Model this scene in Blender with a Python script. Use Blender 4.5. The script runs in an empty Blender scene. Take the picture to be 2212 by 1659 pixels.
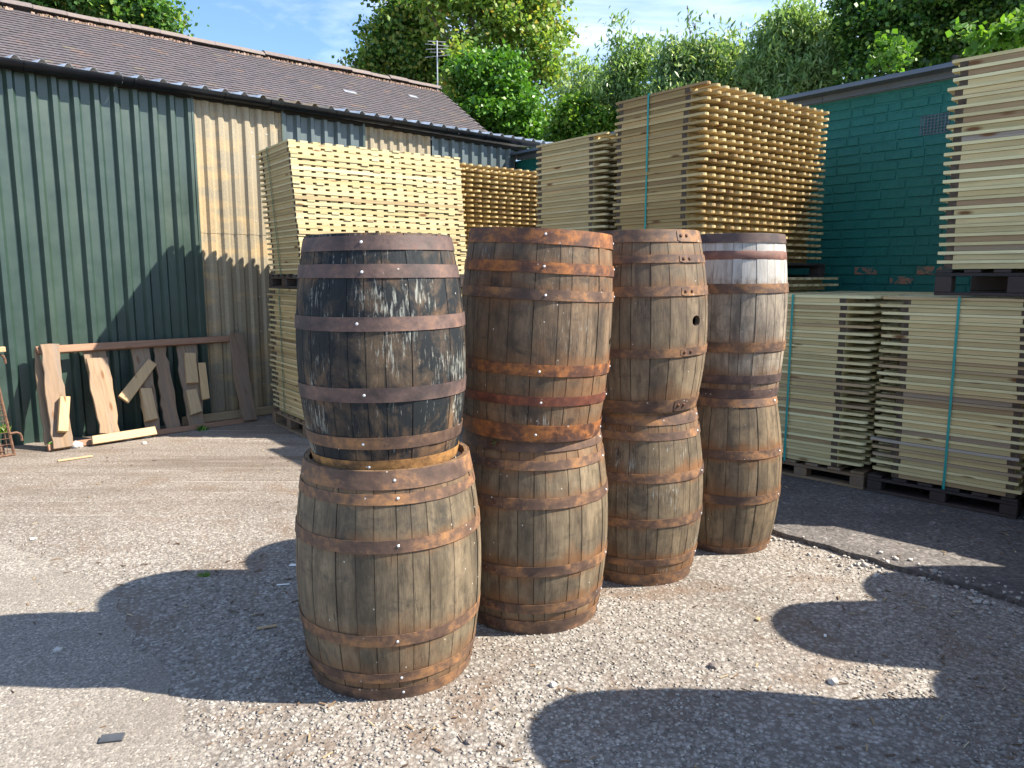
import bpy, bmesh, math, random
import numpy as np
from mathutils import Vector, Matrix, noise as mnoise
random.seed(7); rng = np.random.default_rng(7)
sc = bpy.context.scene
PI = math.pi; R = math.radians
C = sc.collection
# ------------------------------------------------------------------ camera
CAM_H = 1.58; PITCH = 8.2
cd = bpy.data.cameras.new('camera'); cam = bpy.data.objects.new('camera', cd); C.objects.link(cam)
cam.location = (0, 0, CAM_H); cam.rotation_euler = (R(90 - PITCH), 0, 0)
cd.sensor_width = 36; cd.lens = 1618 / 2212 * 36; cd.clip_end = 1000; cd.clip_start = 0.05
sc.camera = cam
# ------------------------------------------------------------------ world
SUN_EL = 43.8; SUN_AZ = 94.2            # azimuth clockwise from +Y
w = bpy.data.worlds.new('World'); sc.world = w; w.use_nodes = True
nt = w.node_tree; nt.nodes.clear()
def N(nt, typ, **kw):
    n = nt.nodes.new(typ)
    for k, v in kw.items():
        if k == 'inp':
            for a, b in v.items(): n.inputs[a].default_value = b
        else: setattr(n, k, v)
    return n
out = N(nt, 'ShaderNodeOutputWorld'); bg = N(nt, 'ShaderNodeBackground', inp={'Strength': 0.095})
sky = N(nt, 'ShaderNodeTexSky', sky_type='NISHITA', sun_disc=False, sun_elevation=R(SUN_EL), sun_rotation=R(SUN_AZ), air_density=1.0, dust_density=0.6, ozone_density=1.6)
tc = N(nt, 'ShaderNodeTexCoord'); mp = N(nt, 'ShaderNodeMapping')
mp.inputs['Rotation'].default_value = (0.3, 0.55, 0.5); mp.inputs['Scale'].default_value = (1.2, 3.2, 6.5)
mp.inputs['Location'].default_value = (0.35, 0.2, 0.1)
cl = N(nt, 'ShaderNodeTexNoise', inp={'Scale': 1.5, 'Detail': 8, 'Roughness': 0.58, 'Distortion': 0.5})
cr = N(nt, 'ShaderNodeValToRGB'); cr.color_ramp.elements[0].position = 0.47; cr.color_ramp.elements[1].position = 0.74
cr.color_ramp.elements[1].color = (0.85, 0.85, 0.85, 1)
mx = N(nt, 'ShaderNodeMix', data_type='RGBA'); mx.inputs['B'].default_value = (6.6, 7.2, 8.0, 1)
L = nt.links.new
L(tc.outputs['Generated'], mp.inputs['Vector']); L(mp.outputs[0], cl.inputs['Vector']); L(cl.outputs['Fac'], cr.inputs['Fac'])
L(cr.outputs['Color'], mx.inputs['Factor']); tn = N(nt, 'ShaderNodeMix', data_type='RGBA', blend_type='MULTIPLY'); tn.inputs['Factor'].default_value = 1; tn.inputs['B'].default_value = (0.80, 0.94, 1.08, 1); L(sky.outputs[0], tn.inputs['A']); L(tn.outputs['Result'], mx.inputs['A']); L(mx.outputs['Result'], bg.inputs['Color']); L(bg.outputs[0], out.inputs[0])
# ------------------------------------------------------------------ sun
sd = bpy.data.lights.new('sun', 'SUN'); sun = bpy.data.objects.new('sun', sd); C.objects.link(sun)
sd.energy = 5.0; sd.angle = R(0.55); sd.color = (1.0, 0.92, 0.79)
sv = Vector((math.sin(R(SUN_AZ)) * math.cos(R(SUN_EL)), math.cos(R(SUN_AZ)) * math.cos(R(SUN_EL)), math.sin(R(SUN_EL))))
sun.rotation_euler = sv.to_track_quat('Z', 'Y').to_euler(); sun.location = sv * 40
sc.view_settings.view_transform = 'Standard'; sc.view_settings.look = 'None'
sc.view_settings.exposure = 1.42; sc.view_settings.gamma = 1; sc.view_settings.use_curve_mapping = False

# ------------------------------------------------------------------ helpers
def tag(o, label=None, cat=None, group=None, kind=None):
    if label: o['label'] = label
    if cat: o['category'] = cat
    if group: o['group'] = group
    if kind: o['kind'] = kind
    return o
def empty(name, loc=(0, 0, 0), rz=0, rot=None):
    o = bpy.data.objects.new(name, None); C.objects.link(o); o.location = loc
    o.rotation_euler = rot if rot else (0, 0, rz); o.empty_display_size = 0.2
    return o
def link(name, me, parent=None, loc=None, rot=None):
    o = bpy.data.objects.new(name, me); C.objects.link(o)
    if parent: o.parent = parent
    if loc is not None: o.location = loc
    if rot is not None: o.rotation_euler = rot
    return o
class MB:
    """collects verts / faces with a random number per piece and a material slot per face"""
    def __init__(s): s.v = []; s.f = []; s.r = []; s.m = []; s.uv = None
    def add(s, vs, fs, r=None, m=0):
        b = len(s.v); r = random.random() if r is None else r
        s.v += [tuple(p) for p in vs]; s.f += [tuple(i + b for i in f) for f in fs]
        s.r += [r] * len(fs); s.m += (list(m) if isinstance(m, (list, tuple)) else [m] * len(fs))
    def box(s, c, d, rot=None, r=None, m=0, top=None):
        hx, hy, hz = d[0] / 2, d[1] / 2, d[2] / 2; vs = []
        for z in (-hz, hz):
            k = top if (top and z > 0) else (1, 1)
            for x, y in ((-hx, -hy), (hx, -hy), (hx, hy), (-hx, hy)):
                p = Vector((x * k[0], y * k[1], z)); p = rot @ p if rot else p
                vs.append((p.x + c[0], p.y + c[1], p.z + c[2]))
        s.add(vs, [(3, 2, 1, 0), (4, 5, 6, 7), (0, 1, 5, 4), (1, 2, 6, 5), (2, 3, 7, 6), (3, 0, 4, 7)], r, m)
    def prism(s, poly, z0, z1, r=None, m=0, fn=None):
        n = len(poly); vs = [(x, y, z0) for x, y in poly] + [(x, y, z1) for x, y in poly]
        if fn: vs = [fn(p) for p in vs]
        s.add(vs, [tuple(range(n))[::-1], tuple(range(n, 2 * n))] + [(i, (i + 1) % n, n + (i + 1) % n, n + i) for i in range(n)], r, m)
    def tube(s, pts, rad, n=8, r=None, m=0, cap=True):
        pts = [Vector(p) for p in pts]; k = len(pts); vs = []
        rad = rad if isinstance(rad, (list, tuple)) else [rad] * k
        for i, p in enumerate(pts):
            t = (pts[min(i + 1, k - 1)] - pts[max(i - 1, 0)]).normalized()
            a = t.cross(Vector((0, 0, 1))) if abs(t.z) < 0.95 else t.cross(Vector((1, 0, 0))); a.normalize(); b = t.cross(a)
            for j in range(n):
                q = p + (a * math.cos(2 * PI * j / n) + b * math.sin(2 * PI * j / n)) * rad[i]; vs.append(q)
        fs = [(i * n + j, i * n + (j + 1) % n, (i + 1) * n + (j + 1) % n, (i + 1) * n + j) for i in range(k - 1) for j in range(n)]
        if cap: fs += [tuple(range(n))[::-1], tuple(range((k - 1) * n, k * n))]
        s.add(vs, fs, r, m)
    def mesh(s, name, mats, smooth=False, bevel=0):
        me = bpy.data.meshes.new(name); me.from_pydata(s.v, [], s.f)
        for m in (mats if isinstance(mats, (list, tuple)) else [mats]): me.materials.append(m)
        me.polygons.foreach_set('material_index', s.m)
        a = me.attributes.new('rnd', 'FLOAT', 'FACE'); a.data.foreach_set('value', s.r)
        if bevel:
            bm = bmesh.new(); bm.from_mesh(me)
            bmesh.ops.bevel(bm, geom=list(bm.edges), offset=bevel, segments=1, affect='EDGES', profile=0.5)
            bm.to_mesh(me); bm.free()
        if smooth: me.polygons.foreach_set('use_smooth', [True] * len(me.polygons))
        me.update(); return me
    def build(s, name, mats, parent=None, smooth=False, loc=None, rot=None, bevel=0):
        return link(name, s.mesh(name, mats, smooth, bevel), parent, loc, rot)
def smooth_by_angle(me, ang=40):
    me.polygons.foreach_set('use_smooth', [True] * len(me.polygons))
    bm = bmesh.new(); bm.from_mesh(me)
    for e in bm.edges:
        if len(e.link_faces) == 2 and e.calc_face_angle(0) > R(ang): e.smooth = False
    bm.to_mesh(me); bm.free()

# ------------------------------------------------------------------ materials
class Mat:
    def __init__(s, name):
        s.m = bpy.data.materials.new(name); s.m.use_nodes = True; s.nt = s.m.node_tree; s.nt.nodes.clear()
        s.o = N(s.nt, 'ShaderNodeOutputMaterial'); s.b = N(s.nt, 'ShaderNodeBsdfPrincipled'); s.b.inputs['Roughness'].default_value = 0.8
        s.b.inputs['Specular IOR Level'].default_value = 0.3
        s.l(s.b.outputs[0], s.o.inputs[0])
    def l(s, a, b): s.nt.links.new(a, b)
    def n(s, typ, **kw): return N(s.nt, typ, **kw)
    def coord(s, kind='Object'): return s.n('ShaderNodeTexCoord').outputs[kind]
    def rnd(s):
        a = s.n('ShaderNodeAttribute', attribute_name='rnd'); o = s.n('ShaderNodeObjectInfo')
        return s.math('FRACT', s.math('ADD', a.outputs['Fac'], o.outputs['Random']))
    def math(s, op, a, b=None, c=None, clamp=False):
        n = s.n('ShaderNodeMath', operation=op, use_clamp=clamp)
        for i, v in enumerate((a, b, c)):
            if v is None: continue
            if hasattr(v, 'links') or hasattr(v, 'is_linked'): s.l(v, n.inputs[i])
            else: n.inputs[i].default_value = v
        return n.outputs[0]
    def map(s, vec, scale=(1, 1, 1), loc=(0, 0, 0), rot=(0, 0, 0)):
        n = s.n('ShaderNodeMapping'); s.l(vec, n.inputs[0]); n.inputs['Scale'].default_value = scale
        n.inputs['Rotation'].default_value = rot
        if hasattr(loc, 'is_linked'): s.l(loc, n.inputs['Location'])
        else: n.inputs['Location'].default_value = loc
        return n.outputs[0]
    def noise(s, vec, scale=1, detail=4, rough=0.55, dist=0):
        n = s.n('ShaderNodeTexNoise', inp={'Scale': scale, 'Detail': detail, 'Roughness': rough, 'Distortion': dist}); s.l(vec, n.inputs['Vector'])
        return n.outputs['Fac']
    def voro(s, vec, scale=1, feature='F1', rand=1.0):
        n = s.n('ShaderNodeTexVoronoi', feature=feature, inp={'Scale': scale, 'Randomness': rand}); s.l(vec, n.inputs['Vector']); return n
    def ramp(s, fac, stops, interp='LINEAR'):
        n = s.n('ShaderNodeValToRGB'); e = n.color_ramp; e.interpolation = interp
        while len(e.elements) < len(stops): e.elements.new(0.5)
        for i, (p, c) in enumerate(stops):
            e.elements[i].position = p; c = (c, c, c) if isinstance(c, (int, float)) else c; e.elements[i].color = (*c, 1)
        s.l(fac, n.inputs[0]); return n.outputs[0]
    def mix(s, f, a, b, mode='MIX'):
        n = s.n('ShaderNodeMix', data_type='RGBA', blend_type=mode)
        for k, v in (('Factor', f), ('A', a), ('B', b)):
            if hasattr(v, 'is_linked'): s.l(v, n.inputs[k])
            else: n.inputs[k].default_value = (*v, 1) if isinstance(v, tuple) else v
        return n.outputs['Result']
    def col(s, c):
        if hasattr(c, 'is_linked'): s.l(c, s.b.inputs['Base Color'])
        else: s.b.inputs['Base Color'].default_value = (*c, 1)
    def rough(s, r):
        if hasattr(r, 'is_linked'): s.l(r, s.b.inputs['Roughness'])
        else: s.b.inputs['Roughness'].default_value = r
    def bump(s, h, dist=0.005, strength=1.0):
        n = s.n('ShaderNodeBump', inp={'Distance': dist, 'Strength': strength}); s.l(h, n.inputs['Height'])
        if s.b.inputs['Normal'].is_linked:
            s.l(s.b.inputs['Normal'].links[0].from_socket, n.inputs['Normal'])
        s.l(n.outputs[0], s.b.inputs['Normal'])
def rvec(m, r, k=37.0):
    n = m.n('ShaderNodeCombineXYZ'); a = m.math('MULTIPLY', r, k)
    m.l(a, n.inputs[0]); m.l(m.math('MULTIPLY', a, 1.7), n.inputs[1]); m.l(m.math('MULTIPLY', a, 0.6), n.inputs[2]); return n.outputs[0]
def plain(name, c, rough=0.8, var=0.25, scale=8, metallic=0, bump=0):
    m = Mat(name); co = m.coord(); r = m.rnd(); f = m.noise(m.map(co, loc=rvec(m, r)), scale, 5)
    m.col(m.mix(1.0, c, m.ramp(f, [(0.3, 1 - var), (0.7, 1 + var)]), 'MULTIPLY')); m.rough(rough); m.b.inputs['Metallic'].default_value = metallic
    if bump: m.bump(m.noise(co, scale * 5, 4), bump)
    return m.m
def wood(name, axis, stops, rough=0.75, knots=True, grain=0.22, grey=0.0):
    m = Mat(name); r = m.rnd(); co = m.map(m.coord(), loc=rvec(m, r))
    al, ac = 0.9, 16
    sc_ = {'x': (al, ac, ac), 'y': (ac, al, ac), 'z': (ac, ac, al)}[axis]
    st = m.map(co, scale=sc_)
    g = m.noise(st, 3.0, 6, 0.65, 0.6); base = m.ramp(r, stops, 'LINEAR')
    c = m.mix(1.0, base, m.ramp(g, [(0.3, 1 - grain), (0.52, 1.0), (0.75, 1 + grain * 0.7)]), 'MULTIPLY')
    b2 = m.noise(m.map(co, scale=tuple(0.3 * v for v in sc_)), 1.6, 3)
    c = m.mix(m.ramp(b2, [(0.5, 0), (0.8, 0.45)]), c, m.mix(1.0, base, (0.72, 0.66, 0.52), 'MULTIPLY'))
    if knots:
        ks = {'x': (3.2, 11, 11), 'y': (11, 3.2, 11), 'z': (11, 11, 3.2)}[axis]
        v = m.voro(m.map(co, scale=ks), 1.0); k = m.ramp(v.outputs['Distance'], [(0.09, 1), (0.20, 0)])
        sel = m.ramp(m.math('FRACT', m.math('MULTIPLY', v.outputs['Color'], 7.3)), [(0.48, 0), (0.54, 1)], 'LINEAR')
        c = m.mix(m.math('MULTIPLY', k, sel), c, (0.16, 0.075, 0.03))
    if grey: c = m.mix(m.ramp(m.noise(st, 1.2, 4), [(0.45, 0), (0.7, grey)]), c, (0.16, 0.14, 0.125))
    m.col(c); m.rough(rough); m.bump(g, 0.0012, 0.6)
    return m.m
PALE = [(0.0, (0.50, 0.40, 0.21)), (0.3, (0.58, 0.49, 0.28)), (0.55, (0.45, 0.37, 0.19)), (0.75, (0.60, 0.52, 0.32)), (0.92, (0.42, 0.33, 0.18)), (1.0, (0.30, 0.22, 0.12))]
GREENISH = [(0.0, (0.64, 0.55, 0.29)), (0.25, (0.77, 0.71, 0.42)), (0.5, (0.60, 0.51, 0.27)), (0.72, (0.74, 0.67, 0.38)), (0.84, (0.50, 0.37, 0.20)), (0.95, (0.38, 0.29, 0.18)), (1.0, (0.42, 0.38, 0.33))]
ORANGY = [(0.0, (0.46, 0.34, 0.15)), (0.35, (0.55, 0.43, 0.22)), (0.6, (0.36, 0.255, 0.11)), (0.85, (0.49, 0.38, 0.19)), (1.0, (0.26, 0.17, 0.08))]
M = {}
M['pale_x'] = wood('treated_pine_pale_lengthwise', 'x', PALE); M['pale_y'] = wood('treated_pine_pale_crosswise', 'y', PALE)
M['green_x'] = wood('treated_pine_green_lengthwise', 'x', GREENISH); M['green_y'] = wood('treated_pine_green_crosswise', 'y', GREENISH)
M['orange_x'] = wood('treated_pine_warm_lengthwise', 'x', ORANGY); M['orange_y'] = wood('treated_pine_warm_crosswise', 'y', ORANGY)
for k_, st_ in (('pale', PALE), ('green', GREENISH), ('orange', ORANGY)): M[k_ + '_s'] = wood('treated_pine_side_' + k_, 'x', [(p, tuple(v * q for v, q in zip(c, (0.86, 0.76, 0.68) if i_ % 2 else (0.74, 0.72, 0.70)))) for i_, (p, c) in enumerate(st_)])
M['end'] = plain('rail_end_grain', (0.085, 0.062, 0.045), 0.85, 0.4, 30)
M['strap'] = plain('strap_plastic', (0.02, 0.30, 0.28), 0.35, 0.1)
M['strap_dk'] = plain('strap_plastic_old', (0.04, 0.16, 0.12), 0.4, 0.1)
M['pallet'] = wood('pallet_wood', 'y', [(0, (0.20, 0.13, 0.075)), (0.5, (0.26, 0.18, 0.11)), (1, (0.15, 0.10, 0.07))], grey=0.5)
M['pallet_dk'] = wood('pallet_wood_black', 'y', [(0, (0.045, 0.036, 0.034)), (0.5, (0.06, 0.045, 0.04)), (1, (0.035, 0.03, 0.03))], knots=False)
OLD = [(0.0, (0.23, 0.145, 0.085)), (0.4, (0.28, 0.19, 0.115)), (0.7, (0.21, 0.14, 0.09)), (1.0, (0.29, 0.215, 0.14))]
M['old_y'] = wood('reclaimed_board', 'y', OLD, grey=0.5, grain=0.3); M['old_x'] = wood('reclaimed_board_red', 'x', [(0, (0.28, 0.145, 0.085)), (1, (0.26, 0.15, 0.095))], grain=0.3)
M['fresh'] = wood('fresh_sawn_offcut', 'y', [(0, (0.46, 0.32, 0.17)), (0.5, (0.40, 0.29, 0.17)), (1, (0.50, 0.34, 0.17))], knots=True)
M['fresh_x'] = wood('fresh_sawn_plank', 'x', [(0, (0.44, 0.31, 0.18)), (1, (0.47, 0.35, 0.21))])
M['screw'] = plain('zinc_screw', (0.62, 0.64, 0.66), 0.35, 0.1, 50, 0.3)
M['rivet'] = plain('rusty_rivet', (0.11, 0.05, 0.03), 0.7, 0.4, 60, 0.2)
M['black_gutter'] = plain('black_gutter_plastic', (0.008, 0.010, 0.014), 0.3, 0.4, 6)
M['fascia'] = plain('grey_fascia_metal', (0.11, 0.14, 0.19), 0.5, 0.1, 3)
M['galv'] = plain('galvanised_steel', (0.52, 0.56, 0.60), 0.4, 0.3, 6, 0.3)
M['aerial'] = plain('aerial_metal', (0.42, 0.42, 0.42), 0.4, 0.1, 6, 0.6)
M['darkin'] = plain('dark_interior', (0.02, 0.02, 0.02), 0.9, 0.1)
M['stone'] = plain('rubble_stone', (0.42, 0.39, 0.36), 0.9, 0.3, 20, bump=0.004)
M['litter'] = plain('white_litter', (0.75, 0.75, 0.74), 0.6, 0.1)
M['scrap'] = plain('black_plastic_scrap', (0.06, 0.065, 0.075), 0.35, 0.3)

def hoop_mat(name, dark, mid, bright, amt):
    m = Mat(name); r = m.rnd(); co = m.map(m.coord(), loc=rvec(m, r, 9))
    n1 = m.noise(m.map(co, scale=(1, 1, 1.6)), 5, 6, 0.62, 0.5); n2 = m.noise(co, 26, 6, 0.7)
    c = m.mix(m.ramp(n1, [(0.36, 0), (0.62, 1)]), dark, mid)
    c = m.mix(m.math('MULTIPLY', m.ramp(m.math('ADD', m.math('MULTIPLY', n1, 0.6), m.math('MULTIPLY', n2, 0.4)), [(0.60 - amt * 0.22, 0), (0.72 - amt * 0.16, 1)]), min(1, 0.35 + amt)), c, bright)
    c = m.mix(1.0, c, m.ramp(n2, [(0.25, 0.6), (0.5, 1.0), (0.75, 1.3)]), 'MULTIPLY')
    sp = m.voro(co, 42); pick = m.ramp(m.math('FRACT', m.math('MULTIPLY', sp.outputs['Color'], 5.7)), [(0.955, 0), (0.96, 1)])
    c = m.mix(m.math('MULTIPLY', m.math('MULTIPLY', m.ramp(sp.outputs['Distance'], [(0.12, 1), (0.2, 0)]), pick), 0.8), c, (0.52, 0.48, 0.44))
    m.col(c); m.rough(m.ramp(n2, [(0.3, 0.5), (0.7, 0.85)])); m.bump(n2, 0.0022, 0.8); m.b.inputs['Specular IOR Level'].default_value = 0.35
    return m.m
def cask_mat(name, light, dark, black, blk, flake, rust, spk=0.9, pale=None):
    """weathered oak: grain, per-stave tone, black mould, pale flaking, rust bleeding from the hoops"""
    m = Mat(name); o = m.n('ShaderNodeObjectInfo').outputs['Random']; uv = m.map(m.coord('UV'), loc=rvec(m, o, 0.0))
    ob = m.map(m.coord('Object'), loc=(blk * 7, flake * 3, rust * 5))
    fine = m.noise(m.map(uv, scale=(170, 9, 1)), 1, 7, 0.72, 0.5)
    med = m.noise(m.map(uv, scale=(16, 3.5, 1)), 1, 7, 0.68, 0.5)
    big = m.noise(m.map(ob, scale=(4.2, 4.2, 1.5)), 1.7, 6, 0.66, 0.35)
    mott = m.noise(m.map(ob, scale=(1, 1, 0.38)), 26, 7, 0.72)
    c = m.mix(m.ramp(m.math('ADD', m.math('MULTIPLY', med, 0.5), m.math('MULTIPLY', big, 0.5)), [(0.42, 0), (0.58, 1)]), dark, light)
    c = m.mix(1.0, c, m.ramp(o, [(0, 0.84), (0.25, 1.04), (0.5, 0.92), (0.75, 1.10), (1, 0.98)]), 'MULTIPLY')
    c = m.mix(1.0, c, m.ramp(fine, [(0.28, 0.78), (0.5, 1.0), (0.72, 1.14)]), 'MULTIPLY')
    c = m.mix(1.0, c, m.ramp(mott, [(0.3, 0.60), (0.5, 1.0), (0.72, 1.34)]), 'MULTIPLY')
    ck = m.noise(m.map(uv, scale=(42, 2.2, 1)), 1, 4, 0.55, 1.2); ck = m.math('ABSOLUTE', m.math('SUBTRACT', ck, 0.5))
    crk = m.math('MULTIPLY', m.ramp(ck, [(0.003, 1), (0.010, 0)]), m.ramp(m.noise(m.map(ob, scale=(1, 1, 1)), 7, 3), [(0.54, 0), (0.64, 0.7)]))
    c = m.mix(crk, c, (0.018, 0.014, 0.011))
    c = m.mix(m.ramp(m.noise(m.map(ob, scale=(1, 1, 3.5)), 6, 6, 0.7), [(0.56, 0), (0.7, 0.55)]), c, m.mix(0.5, black, dark))
    ed = m.math('POWER', m.n('ShaderNodeAttribute', attribute_name='edge').outputs['Fac'], 14.0)
    c = m.mix(m.math('MULTIPLY', ed, m.ramp(med, [(0.35, 0.75), (0.65, 0.15)])), c, (0.022, 0.017, 0.013))
    ra = m.n('ShaderNodeAttribute', attribute_name='rust').outputs['Fac']
    rn = m.noise(m.map(uv, scale=(9, 9, 1)), 1, 5, 0.6)
    rbig = m.noise(m.map(ob, scale=(1, 1, 1)), 3.0, 4, 0.6)
    rf = m.math('MULTIPLY', m.ramp(m.math('ADD', m.math('ADD', m.math('MULTIPLY', ra, 0.74), m.math('MULTIPLY', m.math('SUBTRACT', rn, 0.5), 0.8)), m.math('MULTIPLY', m.math('SUBTRACT', rbig, 0.5), 1.8)), [(0.24, 0), (0.68, 0.85)]), rust)
    c = m.mix(rf, c, m.mix(mott, (0.075, 0.038, 0.02), (0.27, 0.125, 0.05)))
    bs = m.math('ADD', m.math('MULTIPLY', m.noise(m.map(ob, scale=(2.5, 2.5, 2.2)), 2.0, 7, 0.70, 0.9), 0.70), m.math('MULTIPLY', med, 0.30))
    c = m.mix(m.ramp(bs, [(0.63 - blk * 0.26, 0), (0.72 - blk * 0.20, min(1.0, 0.72 + blk * 0.3))]), c, black)
    if flake:
        fk = m.math('ADD', m.math('MULTIPLY', m.noise(m.map(uv, scale=(95, 13, 1)), 1, 6, 0.75, 0.6), 0.55), m.math('MULTIPLY', m.noise(m.map(ob, scale=(2, 2, 1.5)), 2.4, 4, 0.6), 0.45))
        c = m.mix(m.ramp(fk, [(0.60 - flake * 0.12, 0), (0.66 - flake * 0.12, 0.75)]), c, m.mix(m.ramp(fine, [(0.38, 0), (0.62, 1)]), (0.10, 0.11, 0.10), (0.52, 0.53, 0.47)))
    if pale:
        sz_ = m.n('ShaderNodeSeparateXYZ'); m.l(m.coord('Object'), sz_.inputs[0]); pz = m.math('ADD', sz_.outputs['Z'], m.math('MULTIPLY', m.math('SUBTRACT', mott, 0.5), 0.30))
        c = m.mix(m.math('MULTIPLY', m.ramp(pz, [(pale - 0.03, 0), (pale + 0.05, 0.85)]), m.ramp(med, [(0.35, 0.45), (0.55, 1)])), c, m.mix(fine, (0.30, 0.29, 0.27), (0.62, 0.60, 0.57)))
    sp = m.voro(m.map(uv, scale=(60, 50, 1)), 1); pick = m.ramp(m.math('FRACT', m.math('MULTIPLY', sp.outputs['Color'], 5.7)), [(0.975, 0), (0.98, 1)])
    c = m.mix(m.math('MULTIPLY', m.math('MULTIPLY', m.ramp(sp.outputs['Distance'], [(0.1, 1), (0.22, 0)]), pick), spk), c, (0.55, 0.52, 0.46))
    m.col(c); m.rough(m.ramp(mott, [(0.3, 0.55), (0.7, 0.85)])); m.bump(m.math('SUBTRACT', m.math('ADD', fine, m.math('MULTIPLY', mott, 0.7)), m.math('MULTIPLY', crk, 1.2)), 0.0018, 0.8)
    return m.m

# ------------------------------------------------------------------ ground
def ground_mat():
    m = Mat('stone_chip_tarmac'); co = m.coord(); jit = m.mix(0.35, co, m.n('ShaderNodeTexNoise').outputs['Color'])
    v = m.voro(co, 50); v2 = m.voro(co, 135); cell = m.math('FRACT', m.math('MULTIPLY', v.outputs['Color'], 3.1)); cell2 = m.math('FRACT', m.math('MULTIPLY', v2.outputs['Color'], 2.7))
    chip = m.ramp(cell, [(0.0, (0.19, 0.17, 0.15)), (0.3, (0.27, 0.245, 0.215)), (0.6, (0.33, 0.30, 0.265)), (0.85, (0.40, 0.37, 0.33)), (1.0, (0.50, 0.47, 0.43))])
    chip2 = m.ramp(cell2, [(0.0, (0.13, 0.12, 0.11)), (0.5, (0.27, 0.245, 0.22)), (1.0, (0.42, 0.39, 0.36))])
    c = m.mix(0.42, chip, chip2)
    gap = m.ramp(v.outputs['Distance'], [(0.35, 0), (0.62, 1)])
    c = m.mix(m.math('MULTIPLY', gap, 0.62), c, (0.12, 0.098, 0.08))
    big = m.noise(co, 0.8, 6, 0.62, 0.4); c = m.mix(1.0, c, m.ramp(big, [(0.3, 0.66), (0.5, 0.90), (0.7, 1.06)]), 'MULTIPLY')
    br = m.noise(m.map(co, loc=(4, 9, 2)), 2.1, 7, 0.68, 0.8); c = m.mix(m.ramp(br, [(0.52, 0), (0.68, 0.7)]), c, (0.15, 0.10, 0.068))
    # browner dusty band towards the shed and streaks along the wall
    sx = m.map(co, rot=(0, 0, R(-38)), scale=(0.35, 3.2, 1)); stn = m.noise(sx, 1.0, 6, 0.6); sep = m.n('ShaderNodeSeparateXYZ'); m.l(co, sep.inputs[0])
    far = m.ramp(m.math('MULTIPLY', sep.outputs['Y'], 0.1), [(0.38, 0), (0.62, 1)])
    c = m.mix(m.math('MULTIPLY', far, 0.45), c, (0.215, 0.17, 0.135))
    c = m.mix(m.math('MULTIPLY', far, m.ramp(stn, [(0.46, 0), (0.62, 0.75)])), c, (0.12, 0.092, 0.072))
    ws = m.noise(m.map(co, rot=(0, 0, R(-30)), scale=(0.5, 26, 1)), 1.0, 3); c = m.mix(m.math('MULTIPLY', far, m.ramp(ws, [(0.64, 0), (0.67, 0.55)])), c, (0.5, 0.47, 0.43))
    m.col(c); m.rough(0.85)
    h = m.math('SUBTRACT', m.math('MULTIPLY', cell, 0.6), m.math('MULTIPLY', v.outputs['Distance'], 1.1)); h2 = m.math('SUBTRACT', 0.0, v2.outputs['Distance'])
    m.bump(h, 0.007, 0.6); m.bump(h2, 0.004, 0.5)
    return m.m
def tarmac_mat(name, base, dark, scale=170, rough=0.88, white=0.0):
    m = Mat(name); co = m.coord(); v = m.voro(co, scale); cell = m.math('FRACT', m.math('MULTIPLY', v.outputs['Color'], 3.1))
    c = m.mix(1.0, base, m.ramp(cell, [(0, 0.55), (0.5, 0.95), (0.9, 1.25), (1, 1.9)]), 'MULTIPLY')
    big = m.noise(co, 1.3, 7, 0.66, 0.6); c = m.mix(m.ramp(big, [(0.42, 0), (0.72, 0.75)]), c, dark)
    b2 = m.noise(m.map(co, loc=(3, 1, 0)), 4, 6, 0.7); c = m.mix(m.ramp(b2, [(0.60, 0), (0.76, 0.5)]), c, (0.17, 0.12, 0.085))
    if white:
        w1 = m.noise(m.map(co, loc=(7, 2, 0)), 9, 7, 0.72, 1.0); c = m.mix(m.ramp(w1, [(0.62, 0), (0.72, white)]), c, (0.42, 0.42, 0.42))
    m.col(c); m.rough(rough); m.bump(m.math('ADD', m.math('MULTIPLY', v.outputs['Distance'], -1), m.math('MULTIPLY', big, 2)), 0.004, 0.6)
    return m.m
g = MB(); g.add([(-160, -60, 0), (160, -60, 0), (160, 200, 0), (-160, 200, 0)], [(0, 1, 2, 3)])
tag(g.build('ground', ground_mat()), kind='structure')
def wob(a, b, n, amp, seed):
    a, b = Vector(a), Vector(b); pts = []; d = (b - a); nn = Vector((-d.y, d.x)).normalized()
    for i in range(n): t = i / n; p = a + d * t; pts.append(p + nn * amp * mnoise.noise((p.x * 6 + seed, p.y * 6, seed)) * 2)
    return [(p.x, p.y) for p in pts]
pp = []
for a_, b_ in (((-5.2, 4.75), (-3.08, 4.33)), ((-3.08, 4.33), (-2.05, 3.59)), ((-2.05, 3.59), (-1.45, 2.83)), ((-1.45, 2.83), (-1.0, 2.23)), ((-1.0, 2.23), (-0.55, 0.6))):
    pp += wob(a_, b_, 22, 0.035, 3.3)
pp += [(-0.55, 0.6), (-0.3, -3), (-9, -3), (-9, 4.9)]
PATCH = pp
t = MB(); t.prism(pp[::-1], -0.01, 0.004)
tag(t.build('tarmac_patch', tarmac_mat('fine_tarmac', (0.235, 0.212, 0.185), (0.16, 0.138, 0.118), 120)), kind='structure')
se = []
for a_, b_ in (((-0.4, 6.98), (0.9, 5.36)), ((0.9, 5.36), (1.64, 4.43)), ((1.64, 4.43), (2.10, 3.86)), ((2.10, 3.86), (2.6, 3.22)), ((2.6, 3.22), (5.2, 0.0))):
    se += wob(a_, b_, 20, 0.022, 8.1)
SLAB = se + [(5.2, 0.0), (11, 0.0), (8, 6), (0.8, 12)]
s_ = MB(); s_.prism(SLAB, -0.02, 0.03)
tag(s_.build('concrete_slab', tarmac_mat('stained_concrete', (0.135, 0.122, 0.114), (0.055, 0.050, 0.050), 60, 0.8, 0.75)), kind='structure')
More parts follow.
